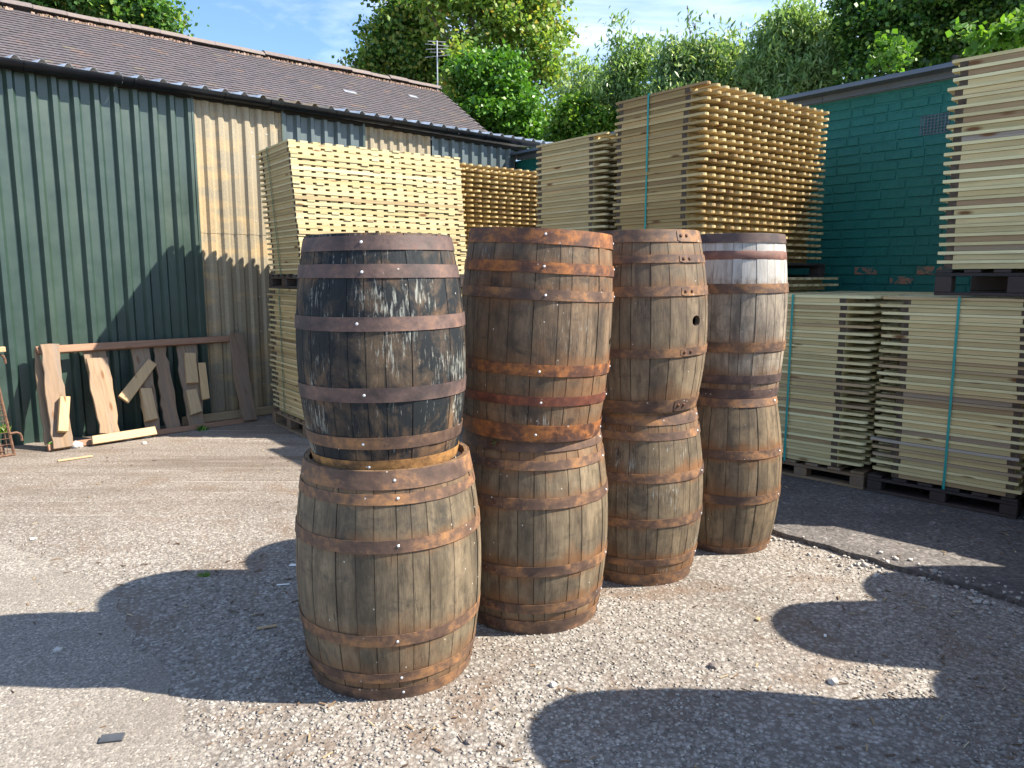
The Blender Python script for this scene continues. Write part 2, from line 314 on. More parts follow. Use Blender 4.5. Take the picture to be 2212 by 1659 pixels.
def inpoly(x, y, poly):
    c = False; n = len(poly); j = n - 1
    for i in range(n):
        xi, yi = poly[i]; xj, yj = poly[j]
        if (yi > y) != (yj > y) and x < (xj - xi) * (y - yi) / (yj - yi) + xi: c = not c
        j = i
    return c
def stones(name, pts, sizes, mat, flat=0.55):
    n = len(pts); base = np.array([(-1, -1, -1), (1, -1, -1), (1, 1, -1), (-1, 1, -1), (-1, -1, 1), (1, -1, 1), (1, 1, 1), (-1, 1, 1)], float) * 0.5
    V = np.repeat(base[None], n, 0) * (1 + rng.uniform(-.55, .3, (n, 8, 3))); V *= sizes[:, None, None]; V[:, :, 2] *= flat
    a = rng.uniform(0, 2 * PI, n); tl = rng.normal(0, .35, n); ca, sa = np.cos(a)[:, None], np.sin(a)[:, None]
    z = V[:, :, 2] * np.cos(tl)[:, None] + V[:, :, 0] * np.sin(tl)[:, None]; x = V[:, :, 0] * np.cos(tl)[:, None] - V[:, :, 2] * np.sin(tl)[:, None]; y = V[:, :, 1]
    W = np.stack([x * ca - y * sa, x * sa + y * ca, z], 2) + pts[:, None, :]
    F = np.array([(3, 2, 1, 0), (4, 5, 6, 7), (0, 1, 5, 4), (1, 2, 6, 5), (2, 3, 7, 6), (3, 0, 4, 7)])
    quads(name, W.reshape(-1, 3), (F[None] + (np.arange(n) * 8)[:, None, None]).reshape(-1, 4), mat, np.repeat(rng.random(n), 6))
    return bpy.data.objects[-1] if False else LAST[0]
LAST = [None]
def quads(name, V, F, mat, rv, parent=None, smooth=False):
    me = bpy.data.meshes.new(name); nf = len(F); me.vertices.add(len(V)); me.vertices.foreach_set('co', V.astype(np.float32).ravel())
    me.loops.add(nf * 4); me.polygons.add(nf); me.loops.foreach_set('vertex_index', F.astype(np.int32).ravel())
    me.polygons.foreach_set('loop_start', np.arange(nf, dtype=np.int32) * 4)
    me.materials.append(mat); at = me.attributes.new('rnd', 'FLOAT', 'FACE'); at.data.foreach_set('value', rv.astype(np.float32))
    me.update(calc_edges=True); me.validate(); LAST[0] = link(name, me, parent); return LAST[0]
def chip_mat():
    m = Mat('loose_chippings'); r = m.rnd()
    m.col(m.ramp(r, [(0.0, (0.13, 0.115, 0.10)), (0.3, (0.23, 0.205, 0.18)), (0.6, (0.31, 0.28, 0.25)), (0.9, (0.36, 0.33, 0.29)), (1.0, (0.44, 0.41, 0.37))])); m.rough(0.85); return m.m
P_ = []
while len(P_) < 20000:
    y = 1.9 + 4.2 * random.random() ** 1.7; x = random.uniform(-1, 1) * (0.72 * y + 0.5)
    if inpoly(x, y, PATCH) and random.random() < 0.96: continue
    if inpoly(x, y, SLAB): continue
    if mnoise.noise((x * 1.3, y * 1.3, 5)) < -0.12 and random.random() < 0.7: continue
    P_.append((x, y, 0.001))
P_ = np.array(P_); sz = rng.uniform(0.005, 0.016, len(P_)) * (1.15 - 0.10 * P_[:, 1])
tag(stones('loose_chippings', P_, sz, chip_mat(), 0.36), kind='stuff')
P_ = []
for i in range(900):                                              # crumbled rubble along the broken slab edge
    t_ = random.random(); sg = 0.03 + 0.10 * t_; x, y = 1.22 + t_ * 1.7 + random.gauss(0, sg), 4.88 - t_ * 2.12 + random.gauss(0, sg) - 0.02
    if t_ < 0.45 and random.random() < 0.65: continue
    if mnoise.noise((x * 5, y * 5, 2)) < -0.05 and random.random() < 0.85: continue
    P_.append((x, y, 0.006 + (0.03 if inpoly(x, y, SLAB) else 0)))
P_ = np.array(P_)
tag(stones('slab_edge_rubble', P_, rng.gamma(1.6, 0.0050, len(P_)) + 0.004, M['stone'], 0.7), kind='stuff')
tw = MB(); q_ = 0                                                   # splinters, straw and bark crumbs trodden into the yard
while q_ < 520:
    y = 2.0 + 5.5 * random.random() ** 1.3; x = random.uniform(-1, 1) * (0.7 * y + 0.3)
    if mnoise.noise((x * 0.9, y * 0.9, 11)) < 0.0 and random.random() < 0.8: continue
    a = random.random() * PI; ln = random.uniform(0.01, 0.045)
    tw.box((x, y, 0.006 + (0.03 if inpoly(x, y, SLAB) else 0)), (ln, random.uniform(0.002, 0.007), 0.003), rot=Matrix.Rotation(a, 3, 'Z') @ Matrix.Rotation(random.gauss(0, 0.1), 3, 'Y')); q_ += 1
mt_ = Mat('yard_litter'); mt_.col(mt_.ramp(mt_.rnd(), [(0, (0.07, 0.045, 0.03)), (0.5, (0.16, 0.10, 0.06)), (0.8, (0.34, 0.25, 0.14)), (1, (0.5, 0.42, 0.28))]))
o = tw.build('wood_crumbs', mt_.m); tag(o, kind='stuff')
print('ground ok')

# ------------------------------------------------------------------ shed
SH = empty('workshop_shed', (-4.603, 7.008, 0), math.atan2(0.6886, 0.7251))     # x along the wall, +y into the shed
tag(SH, 'long lean-to shed clad in dark green and yellowed translucent corrugated sheets with black gutter', 'shed')
def sheet_metal():
    m = Mat('green_steel_sheet'); co = m.coord(); r = m.rnd()
    st = m.noise(m.map(co, scale=(6, 1, 0.25)), 1.0, 3, 0.5); n2 = m.noise(co, 4, 5, 0.6)
    c = m.mix(m.ramp(st, [(0.3, 0), (0.75, 1)]), (0.018, 0.042, 0.035), (0.030, 0.055, 0.039)); c = m.mix(1.0, c, m.ramp(n2, [(0.3, 0.85), (0.7, 1.15)]), 'MULTIPLY')
    sc1 = m.noise(m.map(co, scale=(60, 1, 3)), 1, 3); c = m.mix(m.ramp(sc1, [(0.76, 0), (0.80, 0.25)]), c, (0.18, 0.2, 0.18))
    m.col(c); m.rough(m.ramp(n2, [(0.3, 0.34), (0.7, 0.48)])); m.b.inputs['Specular IOR Level'].default_value = 0.8; m.bump(m.noise(co, 3, 2), 0.004, 0.5); return m.m
def sheet_grey():
    m = Mat('blue_grey_steel_sheet'); co = m.coord(); st = m.noise(m.map(co, scale=(9, 1, 0.5)), 1.0, 5, 0.6)
    m.col(m.mix(m.ramp(st, [(0.35, 0), (0.65, 1)]), (0.06, 0.082, 0.088), (0.09, 0.118, 0.125))); m.rough(0.4); m.b.inputs['Specular IOR Level'].default_value = 0.6; return m.m
def sheet_grp():
    m = Mat('yellowed_translucent_sheet'); co = m.coord(); fib = m.noise(co, 90, 4, 0.7); st = m.noise(m.map(co, scale=(14, 1, 0.3)), 1.0, 5, 0.6); b = m.noise(m.map(co, scale=(1.0, 1, 2.6)), 1.5, 3)
    c = m.mix(m.ramp(st, [(0.3, 0), (0.7, 1)]), (0.20, 0.17, 0.12), (0.37, 0.315, 0.22)); c = m.mix(m.ramp(b, [(0.5, 0), (0.60, 0.55)]), c, (0.46, 0.32, 0.16))
    c = m.mix(1.0, c, m.ramp(fib, [(0.3, 0.72), (0.7, 1.2)]), 'MULTIPLY'); sp = m.noise(m.map(co, scale=(5, 1, 5)), 6, 6, 0.7); c = m.mix(m.ramp(sp, [(0.6, 0), (0.75, 0.45)]), c, (0.16, 0.15, 0.10))
    m.col(c); m.rough(0.45); return m.m
MG, MGY, MT = sheet_metal(), sheet_grey(), sheet_grp()
def profile(x0, x1, pitch, ph, depth, crown=0.036, flank=0.028):
    pts = []; k = math.floor((x0 - ph) / pitch) - 1
    while ph + k * pitch < x1 + pitch:
        c = ph + k * pitch
        pan = pitch - crown - 2 * flank; m0 = c + crown / 2 + flank
        for dx, dy in ((-crown / 2 - flank, 0), (-crown / 2, -depth), (crown / 2, -depth), (crown / 2 + flank, 0)): pts.append((c + dx, dy))
        for q in (): pts += [(m0 + pan * q - 0.007, 0), (m0 + pan * q, -0.0010), (m0 + pan * q + 0.007, 0)]
        k += 1
    pts.sort(); r_ = [p for p in pts if x0 < p[0] < x1]
    def at(x):
        for a, b in zip(pts, pts[1:]):
            if a[0] <= x <= b[0]: return a[1] + (b[1] - a[1]) * (x - a[0]) / max(1e-9, b[0] - a[0])
        return 0
    return [(x0, at(x0))] + r_ + [(x1, at(x1))]
def wall_sheet(name, x0, x1, z0, z1, mat, yo=0.0, depth=0.040, label=None, pitch=0.1765, crown=0.040):
    pr = profile(x0, x1, pitch, 0.09, depth, crown); nz = 14; vs = []; fs = []; n = len(pr)
    for j in range(nz + 1):
        z = z0 + (z1 - z0) * j / nz
        for x, y in pr: vs.append((x, y + yo + 0.004 * mnoise.noise((x * 3, z * 1.5, 1.7)), z))
    for j in range(nz):
        for i in range(n - 1): fs.append((j * n + i, j * n + i + 1, (j + 1) * n + i + 1, (j + 1) * n + i))
    mb = MB(); mb.add(vs, fs); o = mb.build(name, mat, SH)
    md = o.modifiers.new('s', 'SOLIDIFY'); md.thickness = 0.0015
    if label: o['label'] = label
    return o
xs = [-2.6, -1.75, -0.88, 0.0, 0.84, 1.70]
for a_, b_ in zip(xs, xs[1:]): wall_sheet('steel_sheet', a_ - (0.012 if a_ > -2.6 else 0), b_, 0.0, 3.46, MG, yo=random.uniform(-.004, .002), label='dark green box-profile steel sheet')
for z0, z1, q in ((0.0, 1.0, 0.0), (0.98, 2.06, -0.004), (2.04, 3.46, -0.008)): wall_sheet('translucent_sheet', 1.70, 2.715, z0, z1, MT, yo=q - 0.002, label='yellowed translucent corrugated sheet', depth=0.026, pitch=0.147, crown=0.05)
wall_sheet('steel_sheet', 2.715, 3.79, 0.0, 3.46, MGY, label='blue grey box-profile steel sheet')
wall_sheet('translucent_sheet', 3.79, 4.84, 0.0, 3.46, MT, yo=-0.004, depth=0.026, pitch=0.147, crown=0.05, label='brownish translucent corrugated sheet')
wall_sheet('steel_sheet', 4.84, 6.40, 0.0, 3.46, MGY, label='blue grey box-profile steel sheet')
mb = MB(); mb.box((1.705, -0.042, 1.73), (0.022, 0.012, 3.44)); mb.box((2.715, -0.042, 1.73), (0.03, 0.012, 3.44)); mb.box((3.79, -0.040, 1.73), (0.03, 0.012, 3.44))
mb.build('cover_strip', MG, SH)
mb = MB()                                                        # tiny fixings
for x in np.arange(-2.5, 6.3, 0.1765):
    for z in (0.35, 0.95, 1.35, 2.2, 2.9, 3.15): mb.box((x + 0.09, -0.008, z + random.uniform(-.01, .01)), (0.011, 0.008, 0.011))
o = mb.build('sheet_fixing', M['screw'], SH); o['kind'] = 'stuff'
mb = MB(); mb.box((2.0, 0.10, 1.7), (9.0, 0.04, 3.36)); mb.build('inner_lining', M['darkin'], SH)
# gutter: half-round trough in lengths, with joints and brackets
GZ = lambda x: 3.475 + 0.010 * x
def gutter(x0, x1):
    mb = MB(); n = 12; vs = []; fs = []; xsn = [x0, x1]
    for rr in (0.066, 0.062):
        for x in xsn:
            for k in range(n + 1):
                a = PI + PI * k / n; vs.append((x, -0.13 + rr * math.cos(a), GZ(x) + rr * 1.05 * math.sin(a)))
    m_ = n + 1
    for q in (0, 2 * m_):
        for k in range(n): f = (q + k, q + k + 1, q + m_ + k + 1, q + m_ + k); fs.append(f if q == 0 else f[::-1])
    for e in (0, m_):
        for k in range(n): fs.append((e + k, e + k + 1, 2 * m_ + e + k + 1, 2 * m_ + e + k))
    for k in (0, n): fs.append((k, m_ + k, 3 * m_ + k, 2 * m_ + k))
    mb.add(vs, fs); me = mb.mesh('gutter', M['black_gutter']); smooth_by_angle(me, 35); return link('gutter', me, SH)
for a_, b_ in ((-2.6, 1.0), (1.0, 2.62), (2.62, 5.2), (5.2, 6.75)): gutter(a_ + 0.003, b_ - 0.003)
def band(x0, x1, rr, name='gutter_joint'):
    mb = MB(); n = 12
    for k in range(n):
        a0, a1 = PI + PI * k / n, PI + PI * (k + 1) / n
        q = lambda a, r_: (-0.13 + r_ * math.cos(a), r_ * 1.05 * math.sin(a))
        y0, z0 = q(a0, rr); y1, z1 = q(a1, rr); y2, z2 = q(a1, rr - 0.006); y3, z3 = q(a0, rr - 0.006); gz = GZ((x0 + x1) / 2)
        mb.add([(x, y, z + gz) for x in (x0, x1) for y, z in ((y0, z0), (y1, z1), (y2, z2), (y3, z3))], [(0, 1, 2, 3), (7, 6, 5, 4), (0, 4, 5, 1), (2, 6, 7, 3), (1, 5, 6, 2), (3, 7, 4, 0)], 0.5)
    mb.build(name, M['black_gutter'], SH)
for x in (2.58,): band(x - 0.05, x + 0.05, 0.073); band(x - 0.065, x - 0.045, 0.078); band(x + 0.045, x + 0.065, 0.078)
for x in (-1.2, 0.20, 1.12, 2.02, 3.35, 4.15, 5.0, 5.7):
    band(x - 0.014, x + 0.014, 0.072, 'gutter_bracket')
    mb = MB(); mb.box((x, -0.062, GZ(x) - 0.02), (0.02, 0.05, 0.07)); mb.build('gutter_bracket', M['black_gutter'], SH)
# lean-to roof sheets
def roof_sheet(x0, x1, mat, label):
    pitch = 0.2115; pts = []
    k = math.floor((x0 - 0.14) / pitch)
    while 0.14 + k * pitch < x1 + pitch:
        c = 0.14 + k * pitch
        pts += [(c - 0.052, 0), (c - 0.014, 0.046), (c + 0.014, 0.046), (c + 0.052, 0)]; k += 1
    pts = [p for p in pts if x0 - 1e-6 <= p[0] <= x1 + 0.05]; vs = []; fs = []; n = len(pts)
    for y in (-0.10, 1.3, 2.6):
        for x, z in pts: vs.append((x, y, GZ(x) + 0.012 + z + (y + 0.10) * 0.14))
    for j in range(2):
        for i in range(n - 1): fs.append((j * n + i, j * n + i + 1, (j + 1) * n + i + 1, (j + 1) * n + i))
    mb = MB(); mb.add(vs, fs); o = mb.build('roof_sheet', mat, SH); md = o.modifiers.new('s', 'SOLIDIFY'); md.thickness = 0.0015; o['label'] = label
for a_, b_, m_, l_ in ((-2.6, -0.7, M['galv'], 'dark steel roof sheet'), (-0.7, 0.98, M['galv'], 'dark steel roof sheet'), (0.98, 2.45, M['galv'], 'dark steel roof sheet'), (2.45, 3.28, MT, 'mossy pale translucent roof sheet'), (3.28, 5.0, M['galv'], 'grey steel roof sheet'), (5.0, 7.6, M['galv'], 'pale grey steel roof sheet past the wall end')): roof_sheet(a_, b_, m_, l_)
mb = MB(); mb.box((2.2, 0.0, 3.435), (9.6, 0.09, 0.045)); mb.build('eaves_board', M['darkin'], SH)
print('shed ok')

# ------------------------------------------------------------------ tiled barn behind
BA = empty('tiled_barn', SH.location, SH.rotation_euler.z)
tag(BA, 'old barn behind the shed with a long roof of small dark brown clay tiles', 'barn')
RY, RZ0, SL = 5.25, 5.455, R(34.7)
rz = lambda x: RZ0 + 0.0158 * x
def tile_mat():
    m = Mat('clay_tile'); r = m.rnd(); co = m.map(m.coord(), loc=rvec(m, r, 5))
    c = m.ramp(r, [(0.0, (0.082, 0.074, 0.080)), (0.35, (0.102, 0.088, 0.094)), (0.6, (0.092, 0.083, 0.090)), (0.95, (0.108, 0.089, 0.092)), (0.975, (0.145, 0.102, 0.088)), (1.0, (0.125, 0.11, 0.09))])
    n = m.noise(co, 14, 5, 0.65); m.col(m.mix(1.0, c, m.ramp(n, [(0.3, 0.75), (0.7, 1.25)]), 'MULTIPLY')); m.rough(0.55); m.bump(n, 0.003, 0.5); return m.m
MTILE = tile_mat()
MEDGE = plain('shadowed_tile_edge', (0.022, 0.018, 0.018), 0.9, 0.4, 20)  # shadow line under each course, painted dark on the tile's lower edge
TW, TG = 0.168, 0.088
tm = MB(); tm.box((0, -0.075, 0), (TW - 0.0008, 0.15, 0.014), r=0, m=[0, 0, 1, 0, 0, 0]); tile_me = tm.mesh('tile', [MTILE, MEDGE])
cs, sn = math.cos(SL), math.sin(SL); rest = MB(); cand = []
NROW = 22; XEND = 9.157
for i in range(NROW):
    d = 0.12 + i * TG; off = (i % 2) * TW / 2
    for k in range(-8, 56):
        x = k * TW + off
        if x > XEND - 0.03: continue
        cand.append((i, x, d))
cand.sort(key=lambda q: (q[1] - 0.5) ** 2 + 0.4 * ((NROW - q[0]) * 0.1) ** 2 if q[1] > 0.4 else 1e3 - q[1])
for q, (i, x, d) in enumerate(cand):
    y, z = RY - (d + TG) * cs, rz(x) - (d + TG) * sn
    tilt = SL - 0.115 + random.gauss(0, 0.003); yaw = random.gauss(0, 0.003)
    loc = Vector((x, y, z + 0.014 + random.gauss(0, 0.0005)))
    if q < 300:
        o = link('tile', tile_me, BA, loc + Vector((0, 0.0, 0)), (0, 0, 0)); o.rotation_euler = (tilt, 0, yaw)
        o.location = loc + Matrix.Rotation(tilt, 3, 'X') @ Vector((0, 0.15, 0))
    else:
        mt = Matrix.Rotation(tilt, 3, 'X') @ Matrix.Rotation(yaw, 3, 'Z'); cc = loc + Matrix.Rotation(tilt, 3, 'X') @ Vector((0, 0.075, 0))
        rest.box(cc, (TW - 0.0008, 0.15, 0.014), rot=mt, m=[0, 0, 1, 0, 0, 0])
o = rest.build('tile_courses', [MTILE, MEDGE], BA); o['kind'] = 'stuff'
mb = MB()
def rp(x, d, up=0): return (x, RY - d * cs + up * sn, rz(x) - d * sn + up * cs)
mb.add([rp(-2.6, 0, -.02), rp(XEND, 0, -.02), rp(XEND, 2.6, -.02), rp(-2.6, 2.6, -.02), rp(-2.6, 0, -.06), rp(XEND, 0, -.06), rp(XEND, 2.6, -.06), rp(-2.6, 2.6, -.06)], [(0, 3, 2, 1), (4, 5, 6, 7), (0, 1, 5, 4), (1, 2, 6, 5), (2, 3, 7, 6), (3, 0, 4, 7)])
mb.add([(-2.6, RY, rz(-2.6) - .02), (XEND, RY, rz(XEND) - .02), (XEND, RY + 2.6, rz(XEND) - 1.8), (-2.6, RY + 2.6, rz(-2.6) - 1.8)], [(0, 1, 2, 3)])
mb.build('roof_deck', M['darkin'], BA)
mb = MB(); mb.add([(XEND - .1, RY - 2.1, 0), (XEND - .1, RY + 2.5, 0), (XEND - .1, RY + 2.5, 3.6), (XEND - .1, RY, rz(XEND) - .1), (XEND - .1, RY - 2.1, 4.0)], [(0, 1, 2, 3, 4)]); mb.build('gable_wall', M['darkin'], BA)
rm = MB()                                                         # ridge tile: segment of a half-round
n = 8; vs = []
for rr in (0.125, 0.108):
    for x in (0, 0.447):
        for k in range(n + 1):
            a = PI * 0.06 + PI * 0.88 * k / n; vs.append((x, rr * math.cos(a), rr * 0.85 * math.sin(a) - 0.03))
m_ = n + 1; fs = []
for k in range(n): fs += [(k, m_ + k, m_ + k + 1, k + 1), (2 * m_ + k, 2 * m_ + k + 1, 3 * m_ + k + 1, 3 * m_ + k), (k, k + 1, 2 * m_ + k + 1, 2 * m_ + k), (m_ + k, 3 * m_ + k, 3 * m_ + k + 1, m_ + k + 1)]
fs += [(0, 2 * m_, 3 * m_, m_), (n, m_ + n, 3 * m_ + n, 2 * m_ + n)]
rm.add(vs, fs, 0.0)
def ridge_mat():
    m = Mat('ridge_clay'); r = m.rnd(); co = m.coord(); n = m.noise(co, 12, 6, 0.7)
    c = m.ramp(r, [(0, (0.14, 0.115, 0.11)), (0.5, (0.17, 0.14, 0.13)), (1, (0.13, 0.11, 0.11))]); c = m.mix(m.ramp(n, [(0.52, 0), (0.7, 0.6)]), c, (0.24, 0.19, 0.13)); m.col(c); m.rough(0.8); m.bump(n, 0.005, 0.6); return m.m
ridge_me = rm.mesh('ridge_tile', ridge_mat()); smooth_by_angle(ridge_me, 40)
x = -2.6
while x < XEND - 0.2:
    o = link('ridge_tile', ridge_me, BA, (x, RY, rz(x) + 0.02 + random.gauss(0, 0.006)), (random.gauss(0, 0.02), -0.0158 + random.gauss(0, 0.01), random.gauss(0, 0.012))); x += 0.452
mb = MB()                                                         # crumbling orange mortar and moss under the ridge
for i in range(900):
    x = random.uniform(-2.5, XEND - .05)
    if mnoise.noise((x * 1.1, 0, 3)) < -0.15: continue
    d = random.uniform(0.10, 0.155); p = rp(x, d, 0.025); q = random.uniform(0.012, 0.035)
    mb.box(p, (q * 1.6, q, q), rot=Matrix.Rotation(random.random() * 3, 3, 'Z'))
m = Mat('ridge_mortar'); r = m.rnd(); m.col(m.ramp(r, [(0, (0.34, 0.22, 0.16)), (0.4, (0.18, 0.11, 0.07)), (0.7, (0.42, 0.30, 0.24)), (1, (0.13, 0.11, 0.06))])); m.rough(.9)
o = mb.build('ridge_mortar', m.m, BA); o['kind'] = 'stuff'
for (x, d, wd) in ((6.35, 1.10, 0.26), (8.0, 0.75, 0.20), (-0.35, 1.2, 0.35)):
    mb = MB(); p = rp(x, d, 0.045); mb.box(p, (wd, 0.09, 0.012), rot=Matrix.Rotation(SL, 3, 'X')); mb.build('lead_patch', plain('weathered_lead', (0.24, 0.25, 0.28), 0.5, 0.2), BA)
# aerial on the barn's end
AN = empty('television_aerial', (0, 0, 0)); AN.matrix_world = BA.matrix_world
pz = SH.location + Matrix.Rotation(SH.rotation_euler.z, 3, 'Z') @ Vector((XEND + 0.02, RY + 0.1, 0))
AN.location = (pz.x, pz.y, 5.2); AN.rotation_euler = (0, 0, 0)
tag(AN, 'thin television aerial on a pole at the end of the tiled ridge', 'aerial')
mb = MB(); mb.tube([(0, 0, 0), (0, 0, 1.45)], 0.016, 6); mb.build('pole', M['aerial'], AN)
for k, (z_, l_) in enumerate(((1.43, 0.20), (1.36, 0.26), (1.28, 0.24), (1.21, 0.16), (1.13, 0.28))):
    d_ = Vector((0.93, 0.30 - 0.12 * k, 0.04 * (-1) ** k)).normalized() * l_
    mb = MB(); mb.tube([Vector((0, 0, z_)) - d_, Vector((0, 0, z_)) + d_], 0.009, 5); mb.build('element', M['aerial'], AN)
print('barn ok')

# ------------------------------------------------------------------ green brick building
WB = empty('green_brick_building', (0.115, 11.50, 0), math.atan2(-0.7826, 0.6225))   # x towards the viewer along the wall, +y into the building
tag(WB, 'flat-roofed brick outbuilding painted dark teal green behind the timber stacks', 'building')
def paint_brick():
    m = Mat('green_painted_brick'); co = m.coord(); r = m.rnd(); n = m.noise(m.map(co, loc=rvec(m, r, 3)), 30, 5, 0.65); b = m.noise(co, 1.5, 3)
    c = m.mix(m.ramp(b, [(0.35, 0), (0.7, 1)]), (0.010, 0.125, 0.108), (0.018, 0.165, 0.138)); c = m.mix(1.0, c, m.ramp(n, [(0.3, 0.85), (0.7, 1.12)]), 'MULTIPLY')
    m.col(c); m.rough(0.55); m.bump(m.noise(co, 18, 5, 0.6), 0.006, 0.7); return m.m
def chipped_brick():
    m = Mat('flaked_painted_brick'); co = m.coord(); n = m.noise(m.map(co, loc=rvec(m, m.rnd(), 11), scale=(1, 1, 1.6)), 9, 7, 0.7, 0.9); n2 = m.noise(co, 30, 5)
    c = m.mix(m.ramp(n, [(0.46, 0), (0.475, 1)]), (0.011, 0.13, 0.112), m.mix(n2, (0.34, 0.13, 0.075), (0.30, 0.21, 0.15))); m.col(c); m.rough(0.85); m.bump(n, 0.006); return m.m
MPB, MCB = paint_brick(), chipped_brick()
BC, BT = 0.088, 0.012
def brick_mesh(ln, mat, s_):
    random.seed(s_); b = MB(); x, z = ln - BT, BC - BT; e = 0.006; j = lambda: random.uniform(-.0025, .0025)
    f = [(-x / 2 + j(), 0.0, -z / 2 + j()), (x / 2 + j(), 0.0, -z / 2 + j()), (x / 2 + j(), 0.0, z / 2 + j()), (-x / 2 + j(), 0.0, z / 2 + j())]
    fr = [(p[0] - math.copysign(e, p[0]), -0.009 + j() * 0.6, p[2] - math.copysign(e, p[2])) for p in f]; bk = [(p[0], 0.02, p[2]) for p in f]
    b.add(bk + f + fr, [(8, 9, 10, 11)] + [(k, (k + 1) % 4, 4 + (k + 1) % 4, 4 + k) for k in range(4)] + [(4 + k, 4 + (k + 1) % 4, 8 + (k + 1) % 4, 8 + k) for k in range(4)], 0.0)
    me = b.mesh('brick', mat); return me
st_me = [brick_mesh(0.235, MPB, k) for k in range(4)]; hd_me = [brick_mesh(0.118, MPB, 10 + k) for k in range(3)]; ch_me = brick_mesh(0.235, MCB, 3)
random.seed(11); nb = 0; far = MB(); z = BC / 2; row = 0
CH = [(5.29, 1.60), (5.81, 1.60), (5.65, 1.50)]
while z < 3.30:
    x = -0.1 + (0.1175 if row % 2 else 0) + random.uniform(-.02, .02)
    while x < 9.0:
        ln = 0.118 if random.random() < 0.16 else 0.235; cx = x + ln / 2
        if 5.735 - 0.02 < cx < 5.735 + 0.26 and 2.81 < z < 3.02: x += ln; continue
        if 4.55 < cx < 6.5 and z > 1.30 and nb < 300:
            chip = ln > 0.2 and any(abs(cx - a) < 0.115 and abs(z - b) < 0.045 for a, b in CH)
            o = link('brick', ch_me if chip else random.choice(st_me if ln > 0.2 else hd_me), WB, (cx, random.gauss(0, 0.0012), z))
            if chip: o['label'] = 'brick with flaked paint showing red clay'
            nb += 1
        else: far.box((cx, 0.004, z), (ln - BT, 0.026, BC - BT))
        x += ln
    z += BC; row += 1
o = far.build('far_bricks', MPB, WB); o['kind'] = 'stuff'
mb = MB(); mb.box((4.45, 0.0985, 1.64), (9.3, 0.20, 3.28)); mb.build('wall', MPB, WB)
mb = MB(); mb.box((4.45, 2.0, 3.35), (9.4, 4.4, 0.03)); mb.build('flat_roof', M['fascia'], WB)
mb = MB()
xs = [0, 1.6, 3.2, 4.8, 6.4, 9.1]
for a_, b_ in zip(xs, xs[1:]):
    mb = MB(); mb.box(((a_ + b_) / 2, -0.035, 3.345), (b_ - a_ - 0.003, 0.03, 0.13), r=.5); mb.build('fascia', M['fascia'], WB)
mb = MB(); vx, vz = 5.855, 2.915                                     # air vent: frame and bars over a dark hole
mb.box((vx, 0.012, vz), (0.235, 0.01, 0.16), m=1)
for k in range(9): mb.box((vx - 0.1175 + k * 0.0294, -0.004, vz), (0.010, 0.014, 0.16))
for k in range(7): mb.box((vx, -0.003, vz - 0.08 + k * 0.0267), (0.245, 0.014, 0.0095))
mb.build('air_vent', [plain('vent_metal', (0.09, 0.12, 0.14), 0.5, 0.2), M['darkin']], WB)
print('wall ok')

